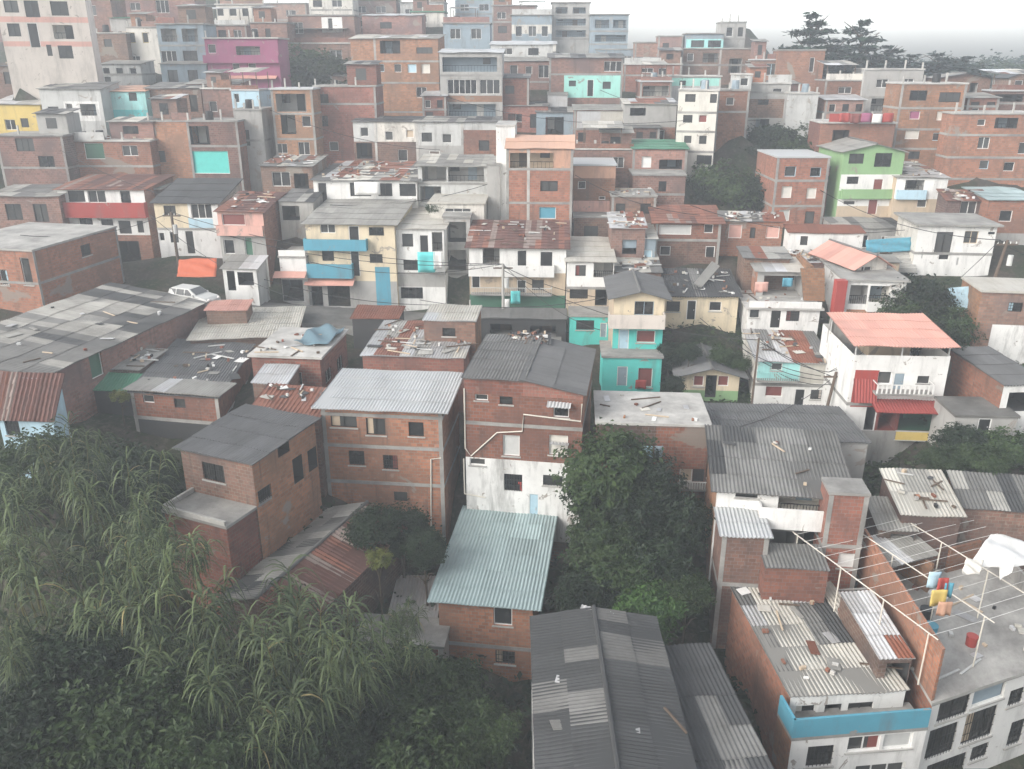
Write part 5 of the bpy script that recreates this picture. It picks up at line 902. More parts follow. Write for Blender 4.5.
for a in [(610,440,43,2.6,'leafmid','full dark tree crown nearest the centre brick building','tree','tree',1.0),(652,462,42.5,1.8,'leafdark','dark tree crown in front of the half white flat roof','tree','tree',1.0),(588,478,43.5,1.4,'leafdark','small dark tree crown touching the white plastered wall','tree','tree',1.2),
 (635,500,41,2.0,'leafdark','shadowy tree in the middle of the central thicket','tree','tree',1.0),(684,500,41,1.6,'leafdark','dark tree against the brick flank of the courtyard house','tree','tree',1.2),(603,520,40,1.9,'leafmid','olive green tree left in the central thicket','tree','tree',1.0),
 (660,545,38.5,1.9,'leafdark','tree with dull leaves low in the central thicket','tree','tree',1.0),(615,555,38,2.0,'leafmid','low tree above the little zinc roof hatch','tree','tree',1.0),(650,588,36,1.9,'leafbright','bright green leafy shrub at the top edge of the dark corrugated shed','shrub','shrub',.8),(688,580,36.5,1.2,'leafmid','mid green shrub beside the brick flank above the dark shed','shrub','shrub',.9),(585,575,37,1.6,'leafdark','dark shrub in the gap right of the sea green roof','shrub','shrub',1.0),
 (402,512,43,1.7,'leafdark','dark tree below the white roofed brick house','tree','tree',1.0),(372,512,41.5,1.4,'leafdark','dark tree at the upper end of the rusty tile roof','tree','tree',1.0),(425,535,40.5,1.2,'leafdark','dark bush beside the left edge of the sea green roof','shrub','shrub',1.0),(378,548,37.5,.9,'leafyellow','yellow green sapling standing out beside the zinc shed','sapling','sapling',1.0),
 (452,668,34,1.3,'leafmid','climbing shrub covering the lower brick front of the sea green roofed house','shrub','shrub',1.0),(440,680,32.5,2.3,'leafmid','dark shrub at the bottom left of the long dark shed','shrub','shrub',1.0),(395,665,32,2.2,'leafmid','leafy shrub below the concrete hut','shrub','shrub',1.0),(350,690,30,2.3,'leafdark','dark leafy shrub at the bottom centre left','shrub','shrub',1.0),(486,712,30.5,1.5,'leafmid','shrub leaning on the white wall of the long dark shed','shrub','shrub',1.0),(420,730,28.5,2.2,'leafmid','dark shrub on the bottom edge left of the long shed','shrub','shrub',1.0),(310,720,27.5,2.0,'leafdark','dim shrub on the bottom edge below the cane','shrub','shrub',1.0),
 (150,690,26.5,2.3,'leafmid','round leafed shrub under the canes at the bottom left','shrub','shrub',.9),(85,700,26,2.4,'leafmid','dark shrub right of the bottom left corner','shrub','shrub',.9),(20,705,25.5,2.4,'leafdark','dark shrub filling the bottom left corner','shrub','shrub',.9),(190,735,25,2.0,'leafmid','dark shrub at the bottom edge below the pale cane','shrub','shrub',.9),(70,640,28.5,2.2,'leafdark','dark hollow shrub deep under the left canes','shrub','shrub',1.0),(110,450,44,2.6,'leafdark','dark tree in the void under the stilt house','tree','tree',1.0),(155,470,43,2.2,'leafdark','shaded tree left of the charcoal roofed house','tree','tree',1.0),(25,440,43,2.4,'leafmid','green tree at the left edge behind the canes','tree','tree',1.0),
 (640,625,33.5,1.2,'leafmid','low shrub at the step between the two dark shed roofs','shrub','shrub',.7)]: tree(*a)
for a in [(722,168,89,3.4,'leafmid','round green tree at the foot of the cream white apartment house','tree','tree',1.0),(700,182,88,2.4,'leafdark','dark shrub against the brown brick house wall','shrub','shrub',1.0),(745,178,89,2.6,'leafdark','dark tree between the apartment house and the orange square house','tree','tree',1.0),
 (770,128,97,3.2,'leafdark','dark bush high on the shrubby bank above the orange square house','shrub','shrub',1.0),(800,132,96,3.4,'leafmid','wide green bush on the shrubby bank','shrub','shrub',1.0),(790,150,92,2.8,'leafdark','low dark bush right behind the orange square house','shrub','shrub',1.0),
 (300,52,121,4.6,'leafmid','broad hazy bush on the upper left slope','shrub','shrub',.8),(330,60,120,3.8,'leafmid','hazy bush right next to the broad one on the upper slope','shrub','shrub',.8),(275,62,121,3.2,'leafmid','small hazy bush beside the magenta house','shrub','shrub',.8),
 (925,282,63,2.5,'leafdark','leafy dark tree between the white chimney house and the tan roofed house','tree','tree',1.1),(905,300,62,2.0,'leafmid','green tree leaning behind the salmon roof','tree','tree',1.0),(950,312,60,2.0,'leafmid','green bush with yellow tips above the brick flank','shrub','shrub',1.0),(938,325,57,1.8,'leafdark','dark bush behind the brick flank','shrub','shrub',1.0),
 (690,345,59.5,.9,'leafdark','scrubby bush on the bank under the cream bungalow','shrub','shrub',.8),(722,348,59.5,.9,'leafmid','green bush on the bank right of the cream bungalow door','shrub','shrub',.8),(738,355,59.5,.9,'leafmid','bush beside the brick corner of the pale blue cottage','shrub','shrub',.9),(670,345,60.5,1.2,'leafdark','bush pressed against the turquoise house','shrub','shrub',1.0),(675,378,56.5,.8,'leafdark','little bush left of the cream cottage front','shrub','shrub',1.0),
 (965,430,46.5,1.6,'leafdark','dark shrub below the plain grey house front','shrub','shrub',.8),(1005,435,46,1.7,'leafmid','shrub at the right edge of the garden strip','shrub','shrub',.8),(985,448,44.5,1.4,'leafmid','low green shrub in the garden strip over the slate roof','shrub','shrub',.7),(945,450,45,1.2,'leafmid','low shrub left in the garden strip','shrub','shrub',.7),(435,203,78,.8,'leafmid','potted plants massed on the beige annex roof','plants','plants',.8),(118,390,51,1.0,'leafyellow','yellow moss plant hanging from the green canopy edge','plant','plant',.6)]: tree(*a)
# ridge trees with tiered boughs
def pine_mesh(seed):
    r = random.Random(seed); mb = MB()
    for t_ in range(8):
        f = t_/7; zz = -4.4+8.6*f; R_ = (5.6*(1-f)**.6+.7)*r.uniform(.75, 1.1); nb = r.randint(6, 9) if f < .8 else 5
        for b in range(nb):
            a = r.uniform(0, 6.283); L = R_*r.uniform(.6, 1.1)
            for k in range(int(14+34*L/4)):
                d = L*math.sqrt(r.random()); w = .25+.55*d/4.5; o = Vector((math.cos(a)*d+r.gauss(0, w), math.sin(a)*d+r.gauss(0, w), zz+.06*d+r.gauss(0, .22)))
                s = r.uniform(.3, .8); u = Vector((r.gauss(0, 1), r.gauss(0, 1), r.gauss(0, .25))).normalized(); v = u.cross(Vector((r.gauss(0, .4), r.gauss(0, .4), 1))).normalized()
                mb.face((o-u*s, o-v*s*.4, o+u*s, o+v*s*.4), 'leafpine', r.random(), [(0, 0)]*4, False)
    return mb
PIN = [pine_mesh(40+i).mesh('crown') for i in range(2)]
PTR = trunk_mesh(77, 9, .3, 3.2, 9).mesh('trunk')
for i, (px, py, D, s, zs, lab) in enumerate([(812,14,122,.86,1.0,'tall tiered pine standing left on the skyline'),(864,21,123,.92,.95,'tall tiered pine with a pointed top right of the first pine'),(838,40,121,.75,.7,'lower pine filling the gap between the two tall pines'),(888,46,124,.8,.6,'low spreading pine right of the pointed pine'),(938,54,124,.9,.5,'flat topped pine above the grey gable roof'),(968,57,126,.9,.45,'last flat pine in the row towards the right edge'),(912,55,126,.85,.5,'flat pine behind the stair head cube'),(845,62,118,.8,.5,'dark low pine above the low brick house')]):
    P = at(px, py, D); o = empty('pine_tree', Matrix.Translation((P.x, P.y, P.z-(13.5*s*zs))) @ Matrix.Rotation(i*1.7, 4, 'Z'), lab, 'tree', 'pines on the skyline')
    c = bpy.data.objects.new('crown', PIN[i % 2]); C.objects.link(c); c.parent = o; c.scale = (s, s, s*zs); c.location = (0, 0, 9*s*zs)
    c = bpy.data.objects.new('trunk', PTR); C.objects.link(c); c.parent = o; c.scale = (s, s, s*zs*1.3)
for i, (px, D, lab) in enumerate([(1002,170,'far hazy treetop at the right edge of the skyline'),(985,165,'far hazy treetop left of the right edge'),(1030,175,'far hazy treetop cut by the right edge')]):
    tree(px, 66, D, 6, 'leafmid', lab, 'tree', 'tree', .6)
wb = crown_mesh(91, 80, 16, 6, 1100, 30, 1.1, 'leafpine', shell=0, clump=.16); o = wb.build('wood'); o.location = (125, 190, gz(125, 190)+2); tag(o, 'far hazy wood closing the ridge at the right edge', 'wood', None, 'stuff')
# undergrowth: leaves nobody could count
ug = MB(); r = random.Random(5)
for i in range(15000):
    x = r.uniform(-34, 12); y = r.uniform(22, 46); z = gz(x, y)+abs(r.gauss(0, .35)); s = r.uniform(.12, .34)
    a = Vector((r.gauss(0, 1), r.gauss(0, 1), r.gauss(0, .5))).normalized(); b = a.cross(Vector((r.gauss(0, .6), r.gauss(0, .6), 1))).normalized(); o = Vector((x, y, z))
    ug.face((o-a*s, o-b*s*.5, o+a*s, o+b*s*.5), 'leafdark', r.random(), [(0, 0)]*4, False)
tag(ug.build('undergrowth'), 'tangled dark undergrowth covering the slope below the houses', 'undergrowth', None, 'stuff')
ug = MB()
for i in range(9000):
    x = r.uniform(8, 40); y = r.uniform(45, 66); z = gz(x, y)+abs(r.gauss(0, .2)); s = r.uniform(.1, .3)
    a = Vector((r.gauss(0, 1), r.gauss(0, 1), r.gauss(0, .5))).normalized(); b = a.cross(Vector((r.gauss(0, .6), r.gauss(0, .6), 1))).normalized(); o = Vector((x, y, z))
    ug.face((o-a*s, o-b*s*.5, o+a*s, o+b*s*.5), 'leafmid', r.random(), [(0, 0)]*4, False)
tag(ug.build('weeds'), 'weeds growing on the banks between the middle houses', 'weeds', None, 'stuff')

# ================= clutter on roofs =================
def by_label(s): return next(h for h in HOUSES if h[7] and s in h[7])
def roof_pt(h, u, v):
    _, F, W, d, Ht, rt, rise, _l = h
    z = Ht+.09+(rise*v if rt == 'shed' else abs(rise)*(u if rise > 0 else 1-u) if rt == 'shedx' else .12)
    return F.M @ Vector((W*u, d*v, z))
JM = ['b:orange', 'b:red', 'wood', 'concretel', 'f:white', 'f:lgrey', 's:rust', 's:zinc', 'f:tanp', 'black', 's:tan']
def junk(key, n, lab, size=1.0, seed=1):
    h = by_label(key); r = random.Random(seed*7+n); q = MB(); yaw = math.atan2(h[1].M[1][0], h[1].M[0][0])
    for i in range(n):
        P = roof_pt(h, r.uniform(.04, .96), r.uniform(.05, .95)); a = yaw+r.choice((0, math.pi/2))+r.gauss(0, .35); k = r.random(); m_ = r.choice(JM)
        if k < .45: lx, ly, lz = r.uniform(.15, .4), r.uniform(.12, .25), r.uniform(.08, .2)
        elif k < .75: lx, ly, lz, m_ = r.uniform(.8, 2.6), .1, .06, r.choice(['wood', 'f:tanp', 'f:lgrey', 'wood'])
        else: lx, ly, lz, m_ = r.uniform(.4, 1.3), r.uniform(.3, .8), .025, r.choice(['s:zinc', 'f:white', 's:rust', 's:tan', 's:fiberl', 's:fiberd'])
        lx *= size; ly *= size; M = Matrix.Translation(P) @ Matrix.Rotation(a, 4, 'Z') @ Matrix.Rotation(r.gauss(0, .08), 4, 'X')
        pts = [M @ Vector((sx*lx/2, sy*ly/2, sz*lz)) for sx in (-1, 1) for sy in (-1, 1) for sz in (0, 1)]
        for f in ((0,1,3,2),(4,6,7,5),(0,4,5,1),(2,3,7,6),(1,5,7,3),(0,2,6,4)): q.face([tuple(pts[j]) for j in f], m_, r.random(), [(0, 0), (lx, 0), (lx, ly), (0, ly)], False)
    tag(q.build('roof_scrap'), lab, 'scrap', 'scrap left on the roofs', 'stuff')
for i, (k_, n_, lab_) in enumerate([('patchwork corrugated roof', 22, 'bricks and boards scattered over the patchwork corrugated roof'), ('long shed roofed', 14, 'pale scraps lying on the long blackened shed roof'), ('low brick house with torn', 60, 'rubble and torn sheets on the low roof behind the white roof'), ('torn grey', 1, ''),
    ('blue tarpaulin sheet', 24, 'planks and pots left on the flat roof with the blue tarpaulin'), ('brick box house', 40, 'white plastic and timber strewn on the broad grey stilt house roof'), ('curled grey brown', 26, 'scrap weighing down the curled grey brown roof'), ('patched pale grey', 18, 'loose sheets lying on the long patched pale grey roof'),
    ('pale blue and white cottage', 36, 'junk heaped on the roof of the pale blue cottage'), ('cream bungalow', 30, 'planks and boards thrown on the cream bungalow roof'), ('white plank fronted', 34, 'white debris over the dull red tiles of the row house'), ('long white upper house', 60, 'scrap sheets piled over the long white upper house'), ('brown brick shack', 26, 'crumpled scrap on the brown brick shack'),
    ('scrap strewn roof between', 34, 'scrap over the brick house next to the mural house'), ('open roof deck', 24, 'odds and ends on the deck of the compact pinkish brick house'), ('dark cluttered roof beside', 30, 'clutter over the shack beside the green house'), ('dark brick house with mossy', 26, 'broken tiles on the mossy roof of the dark brick house'), ('scrap roofed brown shack', 30, 'scrap on the shack above the narrow white house'),
    ('weathered shack with long', 50, 'boards and sheets on the weathered shack behind the salmon gable'), ('grey lean-to with loose', 30, 'loose sheets and timber behind the cream bungalow'), ('junk filled brick room', 30, 'buckets, boxes and junk on the white terrace floor'), ('half bare concrete', 14, 'odd bricks and stains of scrap on the half white flat roof'), ('tall house', 1, ''), ('zigzag drain', 24, 'boards and patches over the left part of the centre building roof'),
    ('dark low roof of broken', 30, 'broken fibre pieces on the dark low roof beside the smooth roof'), ('broad weathered', 8, 'a few pale stones on the broad weathered corrugated roof'), ('mottled pale and dark', 16, 'boards across the mottled pale and dark roof'), ('faded red house', 26, 'white rags and tiles on the faded red house roof'), ('mustard yellow', 24, 'pale clutter above the mustard yellow house'), ('beneath a line of rubble', 30, 'a line of rubble on the brown brick wall house'), ('open grey roof terrace', 46, 'boxes, buckets and building rubble on the open grey roof terrace'), ('broken orange clay', 26, 'broken tile pieces lying on the orange tile strip'), ('green shuttered window', 30, 'white sacks along the pale slab over the green shutter house')]):
    if not lab_: continue
    junk(k_, n_, lab_, .8 if n_ < 40 else .9, i)

# blue tarpaulin, orange tarpaulin, leaning board
def slab_px(corners, D0, thick, key, name, lab, cat, parent=None):
    P = [at(x, y, D) for (x, y), D in zip(corners, D0)]; n = (P[1]-P[0]).cross(P[3]-P[0]).normalized()*thick
    q = MB(); a = [tuple(p) for p in P]; b = [tuple(p-n) for p in P]; U = (P[1]-P[0]).length; V = (P[3]-P[0]).length; uv = [(0, 0), (U, 0), (U, V), (0, V)]
    q.face(a, key, .5, uv); q.face(b[::-1], key, .5, uv)
    for i in range(4): q.face((a[i], a[(i+1) % 4], b[(i+1) % 4], b[i]), key, .5, [(0, 0)]*4)
    return tag(q.build(name), lab, cat)
def tarp(corners, D0, key, lab, n=14, amp=.12, name='tarpaulin'):
    P = [at(x, y, D) for (x, y), D in zip(corners, D0)]; r = random.Random(hash_(lab)); q = MB(); nn = (P[1]-P[0]).cross(P[3]-P[0]).normalized(); ph = [(r.uniform(1, 4), r.uniform(1, 4), r.uniform(0, 6)) for _ in range(6)]
    g_ = lambda u, v: tuple((P[0]*(1-u)+P[1]*u)*(1-v)+(P[3]*(1-u)+P[2]*u)*v+nn*(amp*sum(math.sin(u*a*3+v*b*4+c) for a, b, c in ph)/2.5))
    for off in (0, 1):
        for i in range(n):
            for j in range(n):
                f = [g_(i/n, j/n), g_((i+1)/n, j/n), g_((i+1)/n, (j+1)/n), g_(i/n, (j+1)/n)]
                if off: continue
                q.face(f, key, .5, [(i, j), (i+1, j), (i+1, j+1), (i, j+1)])
    o = q.build(name, smooth=True); m = o.modifiers.new('thickness', 'SOLIDIFY'); m.thickness = .02
    return tag(o, lab, 'tarpaulin')
h = by_label('blue tarpaulin sheet'); q = MB()
c = [roof_pt(h, *uv)+Vector((0, 0, .25)) for uv in ((.5, .3), (1.0, .32), (1.0, .98), (.5, .98))]
pp = [(proj(x), x.y) for x in c]
tarp([x[0] for x in pp], [x[1] for x in pp], 's:tank', 'slate blue tarpaulin sagging over a frame on the flat brick roof', amp=.12)
tarp([(177, 277), (216, 277), (217, 258), (179, 259)], [72.5, 72.5, 74, 74], 'f:orangered', 'orange tarpaulin stretched behind the parked white car', amp=.08)
tarp([(968, 566), (1030, 566), (1030, 545), (992, 532)], [33, 33, 35.5, 35], 'f:white', 'white tarpaulin tent hung over the wire terrace', amp=.12)
tarp([(962, 574), (980, 574), (984, 560), (966, 558)], [32.4, 32.4, 33, 33], 'f:offwhite', 'small white sheet hanging under the tarpaulin tent', amp=.06)
tarp([(1000, 580), (1012, 572), (1016, 556), (998, 556)], [32.4, 32.2, 32.6, 32.6], 'f:white', 'folded white cloth hanging right of the small white sheet', amp=.06)
tarp([(947, 311), (971, 309), (972, 286), (948, 288)], [62, 62, 62.6, 62.6], 'p:lblue', 'light blue tarpaulin wall beside the tan roofed house', amp=.06)
tarp([(866, 253), (912, 251), (912, 237), (866, 240)], [73, 73, 73.4, 73.4], 'p:blue', 'deep blue tarpaulin fence right of the low white house', amp=.06)
slab_px([(694, 283), (702, 287), (720, 266), (712, 261)], [66.6, 66.6, 69.5, 69.5], .12, 's:fiberl', 'roof_board', 'long grey board leaning up on the cream bungalow roof', 'board')
slab_px([(800, 268), (824, 268), (824, 301), (803, 300)], [65, 65, 65, 65], .16, 'b:orange', 'brick_wall', 'orange brick wall stub standing at the right end of the rooftop shelter', 'wall')
# zinc hatch on the long dark shed
f_ = Frame(at(577, 626, 32.6)-Vector((0, 0, .35)), math.radians(-24)); q = MB(); q.box(0, 0, 0, 1.35, .8, .5, 'q:white')
e = empty('roof_hatch', f_.M, 'little white hatch with a zinc lid on the top end of the dark shed roof', 'hatch'); q.build('box', e)
q = MB(); sheets(q, (-.1, -.15, .52), (1, 0, 0), (0, 1, .35), 1.55, 1.15, 'zinc', RNG); q.build('lid', e)
# laundry
def cloth(px, py, D, w, hh, key, lab, grp=None):
    P = at(px, py, D); q = MB(); n = 6; r = random.Random(hash_(lab)); a, b = r.uniform(0, 6), r.uniform(2, 5)
    g_ = lambda u, v: (P.x-w/2+w*u, P.y+.06*math.sin(u*b*2+a)*(.3+v), P.z-hh*v-.03*math.sin(u*7+a)*v)
    for i in range(n):
        for j in range(4): q.face([g_(i/n, j/4), g_(i/n, (j+1)/4), g_((i+1)/n, (j+1)/4), g_((i+1)/n, j/4)], key, .5, [(i*.2, j*.2)]*4)
    o = q.build('laundry', smooth=True); m = o.modifiers.new('thickness', 'SOLIDIFY'); m.thickness = .012
    tag(o, lab, 'laundry', grp)
G_ = 'laundry hung out to dry'
for a in [(426,252,72.3,1.5,1.8,'f:turq','turquoise blanket hanging under the beige roofed white house'),(437,252,72.3,.8,1.5,'f:white','white sheet hanging beside the turquoise blanket'),(515.5,291,69.4,.8,1.1,'f:turq','small turquoise towel before the row house lower floor'),(506,299,69.4,.6,1.5,'f:white','white garment hanging left of the small turquoise towel'),(367,182,80.6,2.4,1.2,'f:white','white sheets hung under the long white upper house'),
          (944,578,31,.45,.8,'f:redp','red garment on the terrace wires'),(950,583,31,.4,.7,'f:blue','blue garment on the terrace wires'),(936,572,31.5,.55,.8,'f:lblue','light blue garment on the terrace wires'),(940,590,30.6,.7,.8,'f:yellow','yellowish garment low on the terrace'),(946,602,30.3,.6,.7,'f:orangep','orange red garment low on the terrace'),
          (521,482,46.6,.35,.8,'f:redp','red shirt hanging at the white ground floor window'),(533,484,46.6,.35,.8,'f:lgrey','grey shirt beside the red shirt at the white ground floor'),(648,446,45.2,.6,1.0,'f:lblue','pale blue cloth hanging by the half white roof house'),(659,446,45.2,.5,.9,'f:bluegrey','grey blue cloth next to the pale blue cloth'),(641,380,59,.8,.7,'f:redp','red laundry at the lower turquoise window'),
          (762,282,62.8,1.0,.8,'f:pinkp','pink cloth on the white terrace parapet'),(788,278,64.5,.8,.7,'f:blue','blue cloth inside the brick rooftop shelter'),(636,101,0,0,0,'','')]:
    if a[2]: cloth(*a, G_)
for i in range(5): cloth(845+i*11, 113+(i % 2), 90, 1.0, .9, ['f:redp', 'f:dred', 'f:magenta', 'f:white', 'f:redp'][i], ['dark red laundry first from the left on the roof rail', 'maroon laundry on the roof rail', 'magenta laundry on the roof rail', 'white laundry on the roof rail', 'red laundry nearest the eight window block'][i], G_)

# ---- poles, wires
def pole(px, pyt, pyb, D, r, lab, arms=1, key='concretel', lean=0):
    T, B_ = at(px, pyt, D), at(px, pyb, D); e = empty('utility_pole', Matrix.Translation((T.x, T.y, B_.z-1)), lab, 'pole'); q = MB(); hh = T.z-B_.z+1
    q.tube([(0, 0, 0), (lean, 0, hh)], r*1.3, r, key, 8); q.build('post', e)
    for k in range(arms):
        q = MB(); q.box(lean-.8, -.05, hh-.4-k*.7, lean+.8, .05, hh-.28-k*.7, 'wood')
        for xx in (-.7, -.25, .25, .7): q.tube([(lean+xx, 0, hh-.28-k*.7), (lean+xx, 0, hh-.12-k*.7)], .045, .03, 'f:white', 6)
        q.build('crossarm', e)
    if arms:
        q = MB(); q.tube([(lean+.3, -.3, hh-1.9), (lean+.3, -.3, hh-1.1)], .2, .2, 'f:lgrey', 10); q.build('transformer', e)
    return T
p1 = pole(503, 264, 334, 68.6, .11, 'grey utility pole in front of the row house with the white balcony')
p2 = pole(171, 212, 268, 77, .12, 'dark utility pole before the cream and white corner house', 1, 'wood')
p3 = pole(829, 372, 420, 54.5, .1, 'slanting dark utility pole beside the pale blue cottage', 1, 'wood', .5)
p4 = pole(1000, 240, 285, 64, .1, 'leaning wooden utility pole near the right edge', 1, 'wood', .6)
p5 = pole(470, 300, 322, 69, .07, 'short thin post left of the small turquoise towel', 0)
p6 = pole(759, 338, 405, 56.8, .07, 'thin pole at the left corner of the pale blue cottage', 0, 'wood')
def wire(a, b, sag, lab, r=.026):
    q = MB(); n = 14; q.tube([tuple(a.lerp(b, i/n)-Vector((0, 0, sag*4*(i/n)*(1-i/n)))) for i in range(n+1)], r, r, 'black', 4)
    tag(q.build('power_line'), lab, 'wire', 'power lines')
wire(p1, p2, 1.2, 'power line strung between the row house pole and the corner house pole'); wire(p1, at(600, 330, 62), .8, 'power line from the row house pole to the turquoise house'); wire(p3, p6, .5, 'power line along the front of the pale blue cottage'); wire(p3, at(945, 300, 58), .8, 'power line running up behind the salmon roof'); wire(p3, p4, .9, 'power line from the slanting pole to the leaning pole')
wire(p2, at(20, 235, 70), .9, 'power line leading left from the corner house pole'); wire(p1, at(310, 262, 72), .9, 'power line to the cream house with blue balconies'); wire(p4, at(1060, 262, 66), .4, 'power line leaving by the right edge')
for k in range(3): wire(p3+Vector((-.5+.4*k, 0, -.3-k*.3)), at(700+k*18, 318+k*8, 60), .8+.2*k, ['upper', 'middle', 'lower'][k]+' of three sagging wires before the cream cottage')

# ---- terrace frame of pipes and wires on the white three-storey house
for k, (a_, b_, s_, lab) in enumerate([((60, 150, 89), (215, 205, 79), .9, 'power line sagging over the green shutter house'), ((270, 110, 94), (440, 150, 90), .8, 'power line across the broad dark brick wall house'), ((440, 95, 103), (690, 120, 91), 1.4, 'power line from the framed building to the cream apartment house'), ((575, 175, 82), (700, 215, 76), .7, 'power line over the orange tile parapet house'), ((690, 205, 76), (905, 230, 73), 1.1, 'power line over the low white house'),
        ((820, 190, 84), (1000, 240, 64), 1.0, 'power line passing below the bright green gabled house'), ((503, 266, 68.6), (655, 300, 65), .9, 'power line crossing the narrow white house'), ((503, 270, 68.6), (760, 340, 57), 1.3, 'power line descending to the thin cottage pole'), ((171, 218, 77), (503, 264, 68.6), 1.5, 'lower slack line between the corner house pole and the row house pole'), ((600, 90, 108), (760, 120, 96), 1.0, 'power line strung over the mint balcony house'), ((330, 205, 79), (500, 180, 82), .8, 'power line from the grey sheet roof to the orange house'), ((420, 300, 70), (640, 290, 64), 1.0, 'power line along the lane below the row house'), ((250, 275, 72), (440, 305, 70), .7, 'low power line crossing the shop fronts'), ((760, 342, 57), (940, 400, 52), .8, 'power line across the front of the red awning house'), ((150, 215, 78), (300, 300, 66), 1.0, 'power line falling towards the beige tin roof'), ((830, 380, 54.5), (720, 430, 46), .7, 'service cable dropping to the broad weathered roof')]):
    wire(at(*a_), at(*b_), s_, lab, .028)
e = empty('drying_frame', FT.M.copy(), 'rusty pipe frame strung with drying wires over the roof terrace', 'frame'); zt = HT+.2
ys = [1.0, 3.6, 6.4, 9.6]; xs = [.15, 3.4, 6.6]
for y in ys:
    for x in xs:
        q = MB(); q.tube([(x, y, zt), (x, y, zt+2.75)], .035, .035, 'pvc', 6); q.build('post', e)
for x in xs:
    q = MB(); q.tube([(x, ys[0]-.5, zt+2.75), (x, ys[-1]+.4, zt+2.75)], .03, .03, 'pvc', 6); q.build('rail', e)
for k in range(13):
    y = .8+k*.74; q = MB(); q.tube([(.0, y, zt+2.8), (3.3, y, zt+2.74), (7.2, y, zt+2.8), (10, y, zt+2.76)], .012, .012, 'f:white', 4); q.build('wire', e)
# things built on the roof terrace
for (x0, y0, x1, y1, h, k) in ((.3, 8.6, 3.2, 8.76, 1.9, 'b:orange'), (3.2, 6.2, 3.36, 8.76, 1.7, 'b:orange'), (5.2, 7.2, 7.4, 7.36, 1.5, 'b:red')):
    q = MB(); q.box(x0+y0*.45, y0, HT+.19, x1+y0*.45, y1, HT+.19+h, k); q.build('partition', tr_)
q = MB(); sheets(q, (3.5, 6.6, HT+2.0), (1, 0, 0), (0, 1, .15), 3.4, 2.4, 'zincy', RNG); q.build('canopy', tr_)
for i, (x, y, r_, h, k, lab) in enumerate([(3.0, 3.2, .32, .85, 'f:blue', 'blue plastic drum standing on the grey roof terrace'), (3.9, 4.3, .3, .8, 'black', 'black plastic drum standing on the grey roof terrace'), (5.6, 5.2, .45, .6, 'f:lgrey', 'pale wash tub standing on the grey roof terrace'), (4.6, 2.2, .25, .5, 'f:redp', 'red bucket standing near the front of the grey roof terrace')]):
    P = FT.M @ Vector((x, y, HT+.19)); e = empty('drum', Matrix.Translation(P), lab, 'container'); q = MB(); q.tube([(0, 0, 0), (0, 0, h*.5), (0, 0, h)], r_*.92, r_, k, 14); q.build('body', e)
    q = MB(); q.tube([(0, 0, h), (0, 0, h+.04)], r_*1.05, r_*1.05, k, 14); q.build('rim', e)
# ---- parked car
def car(P, yaw, body, lab):
    e = empty('parked_car', Matrix.Translation(P) @ Matrix.Rotation(yaw, 4, 'Z'), lab, 'car'); q = MB(); L, Wd = 4.1, 1.66
    prof = [(-2.05, .35), (-2.05, .75), (-1.95, .95), (-1.85, 1.35), (-1.55, 1.5), (.15, 1.5), (.95, .98), (1.75, .85), (2.02, .68), (2.05, .35)]
    half = lambda z: Wd/2*(1 if z < .95 else 1-.2*(z-.95)/.55)
    for a, b in zip(prof, prof[1:]): q.face([(a[0], -half(a[1]), a[1]), (a[0], half(a[1]), a[1]), (b[0], half(b[1]), b[1]), (b[0], -half(b[1]), b[1])], body, .5, [(0, 0)]*4)
    for s in (-1, 1): q.face([(x, s*half(z), z) for x, z in (prof if s < 0 else prof[::-1])], body, .5, [(0, 0)]*len(prof))
    q.face([(prof[-1][0], -Wd/2, .35), (prof[-1][0], Wd/2, .35), (prof[0][0], Wd/2, .35), (prof[0][0], -Wd/2, .35)], 'black', .5, [(0, 0)]*4)
    o = q.build('body', e); bv = o.modifiers.new('round', 'BEVEL'); bv.width = .07; bv.segments = 3
    for s in (-1, 1):
        for wx in (-1.3, 1.3):
            q = MB(); q.tube([(wx, s*.72, .32), (wx, s*.86, .32)], .32, .32, 'black', 16); w_ = q.build('wheel', e); q = MB(); q.tube([(wx, s*.85, .32), (wx, s*.875, .32)], .19, .17, 'metal', 12); q.build('rim', w_)
        for x0, x1 in ((-1.75, -1.15), (-1.08, -.3), (-.22, .35)):
            q = MB(); y = lambda z: s*(half(z)+.008); xt = min(x1, .08); q.face([(x0, y(.98), .98), (x1+(.3 if x1 > 0 else 0), y(.98), .98), (xt, y(1.42), 1.42), (x0+.04, y(1.42), 1.42)], 'glass', .5, [(0, 0)]*4); q.build('side_window', e)
        q = MB(); q.tube([(1.93, s*.58, .72), (2.06, s*.58, .7)], .12, .1, 'f:white', 10); q.build('headlight', e)
        q = MB(); q.box(.55, s*.86-.08, .95, .72, s*.86+.08, 1.08, body); q.build('mirror', e)
    q = MB(); q.face([(.86, -.68, 1.06), (.86, .68, 1.06), (.24, .6, 1.46), (.24, -.6, 1.46)], 'glass', .5, [(0, 0)]*4); q.build('windscreen', e)
    q = MB(); q.face([(-1.925, .65, 1.02), (-1.925, -.65, 1.02), (-1.84, -.58, 1.4), (-1.84, .58, 1.4)], 'glass', .5, [(0, 0)]*4); q.build('rear_window', e)
P = at(195, 303, 67.5); car(P+Vector((0, 0, -.15)), math.radians(-22), 'f:lgrey', 'pale hatchback car parked in front of the orange tarpaulin')
# stone steps by the deep blue fence
e = empty('stairs', Matrix.Translation(at(908, 268, 71.5)), 'pale concrete steps climbing beside the deep blue tarpaulin fence', 'stairs')
for k in range(11):
    q = MB(); q.box(-.8, k*.34, k*.2-.4, .8, k*.34+.36, k*.2, 'concretel', .5, False); q.build('step', e)
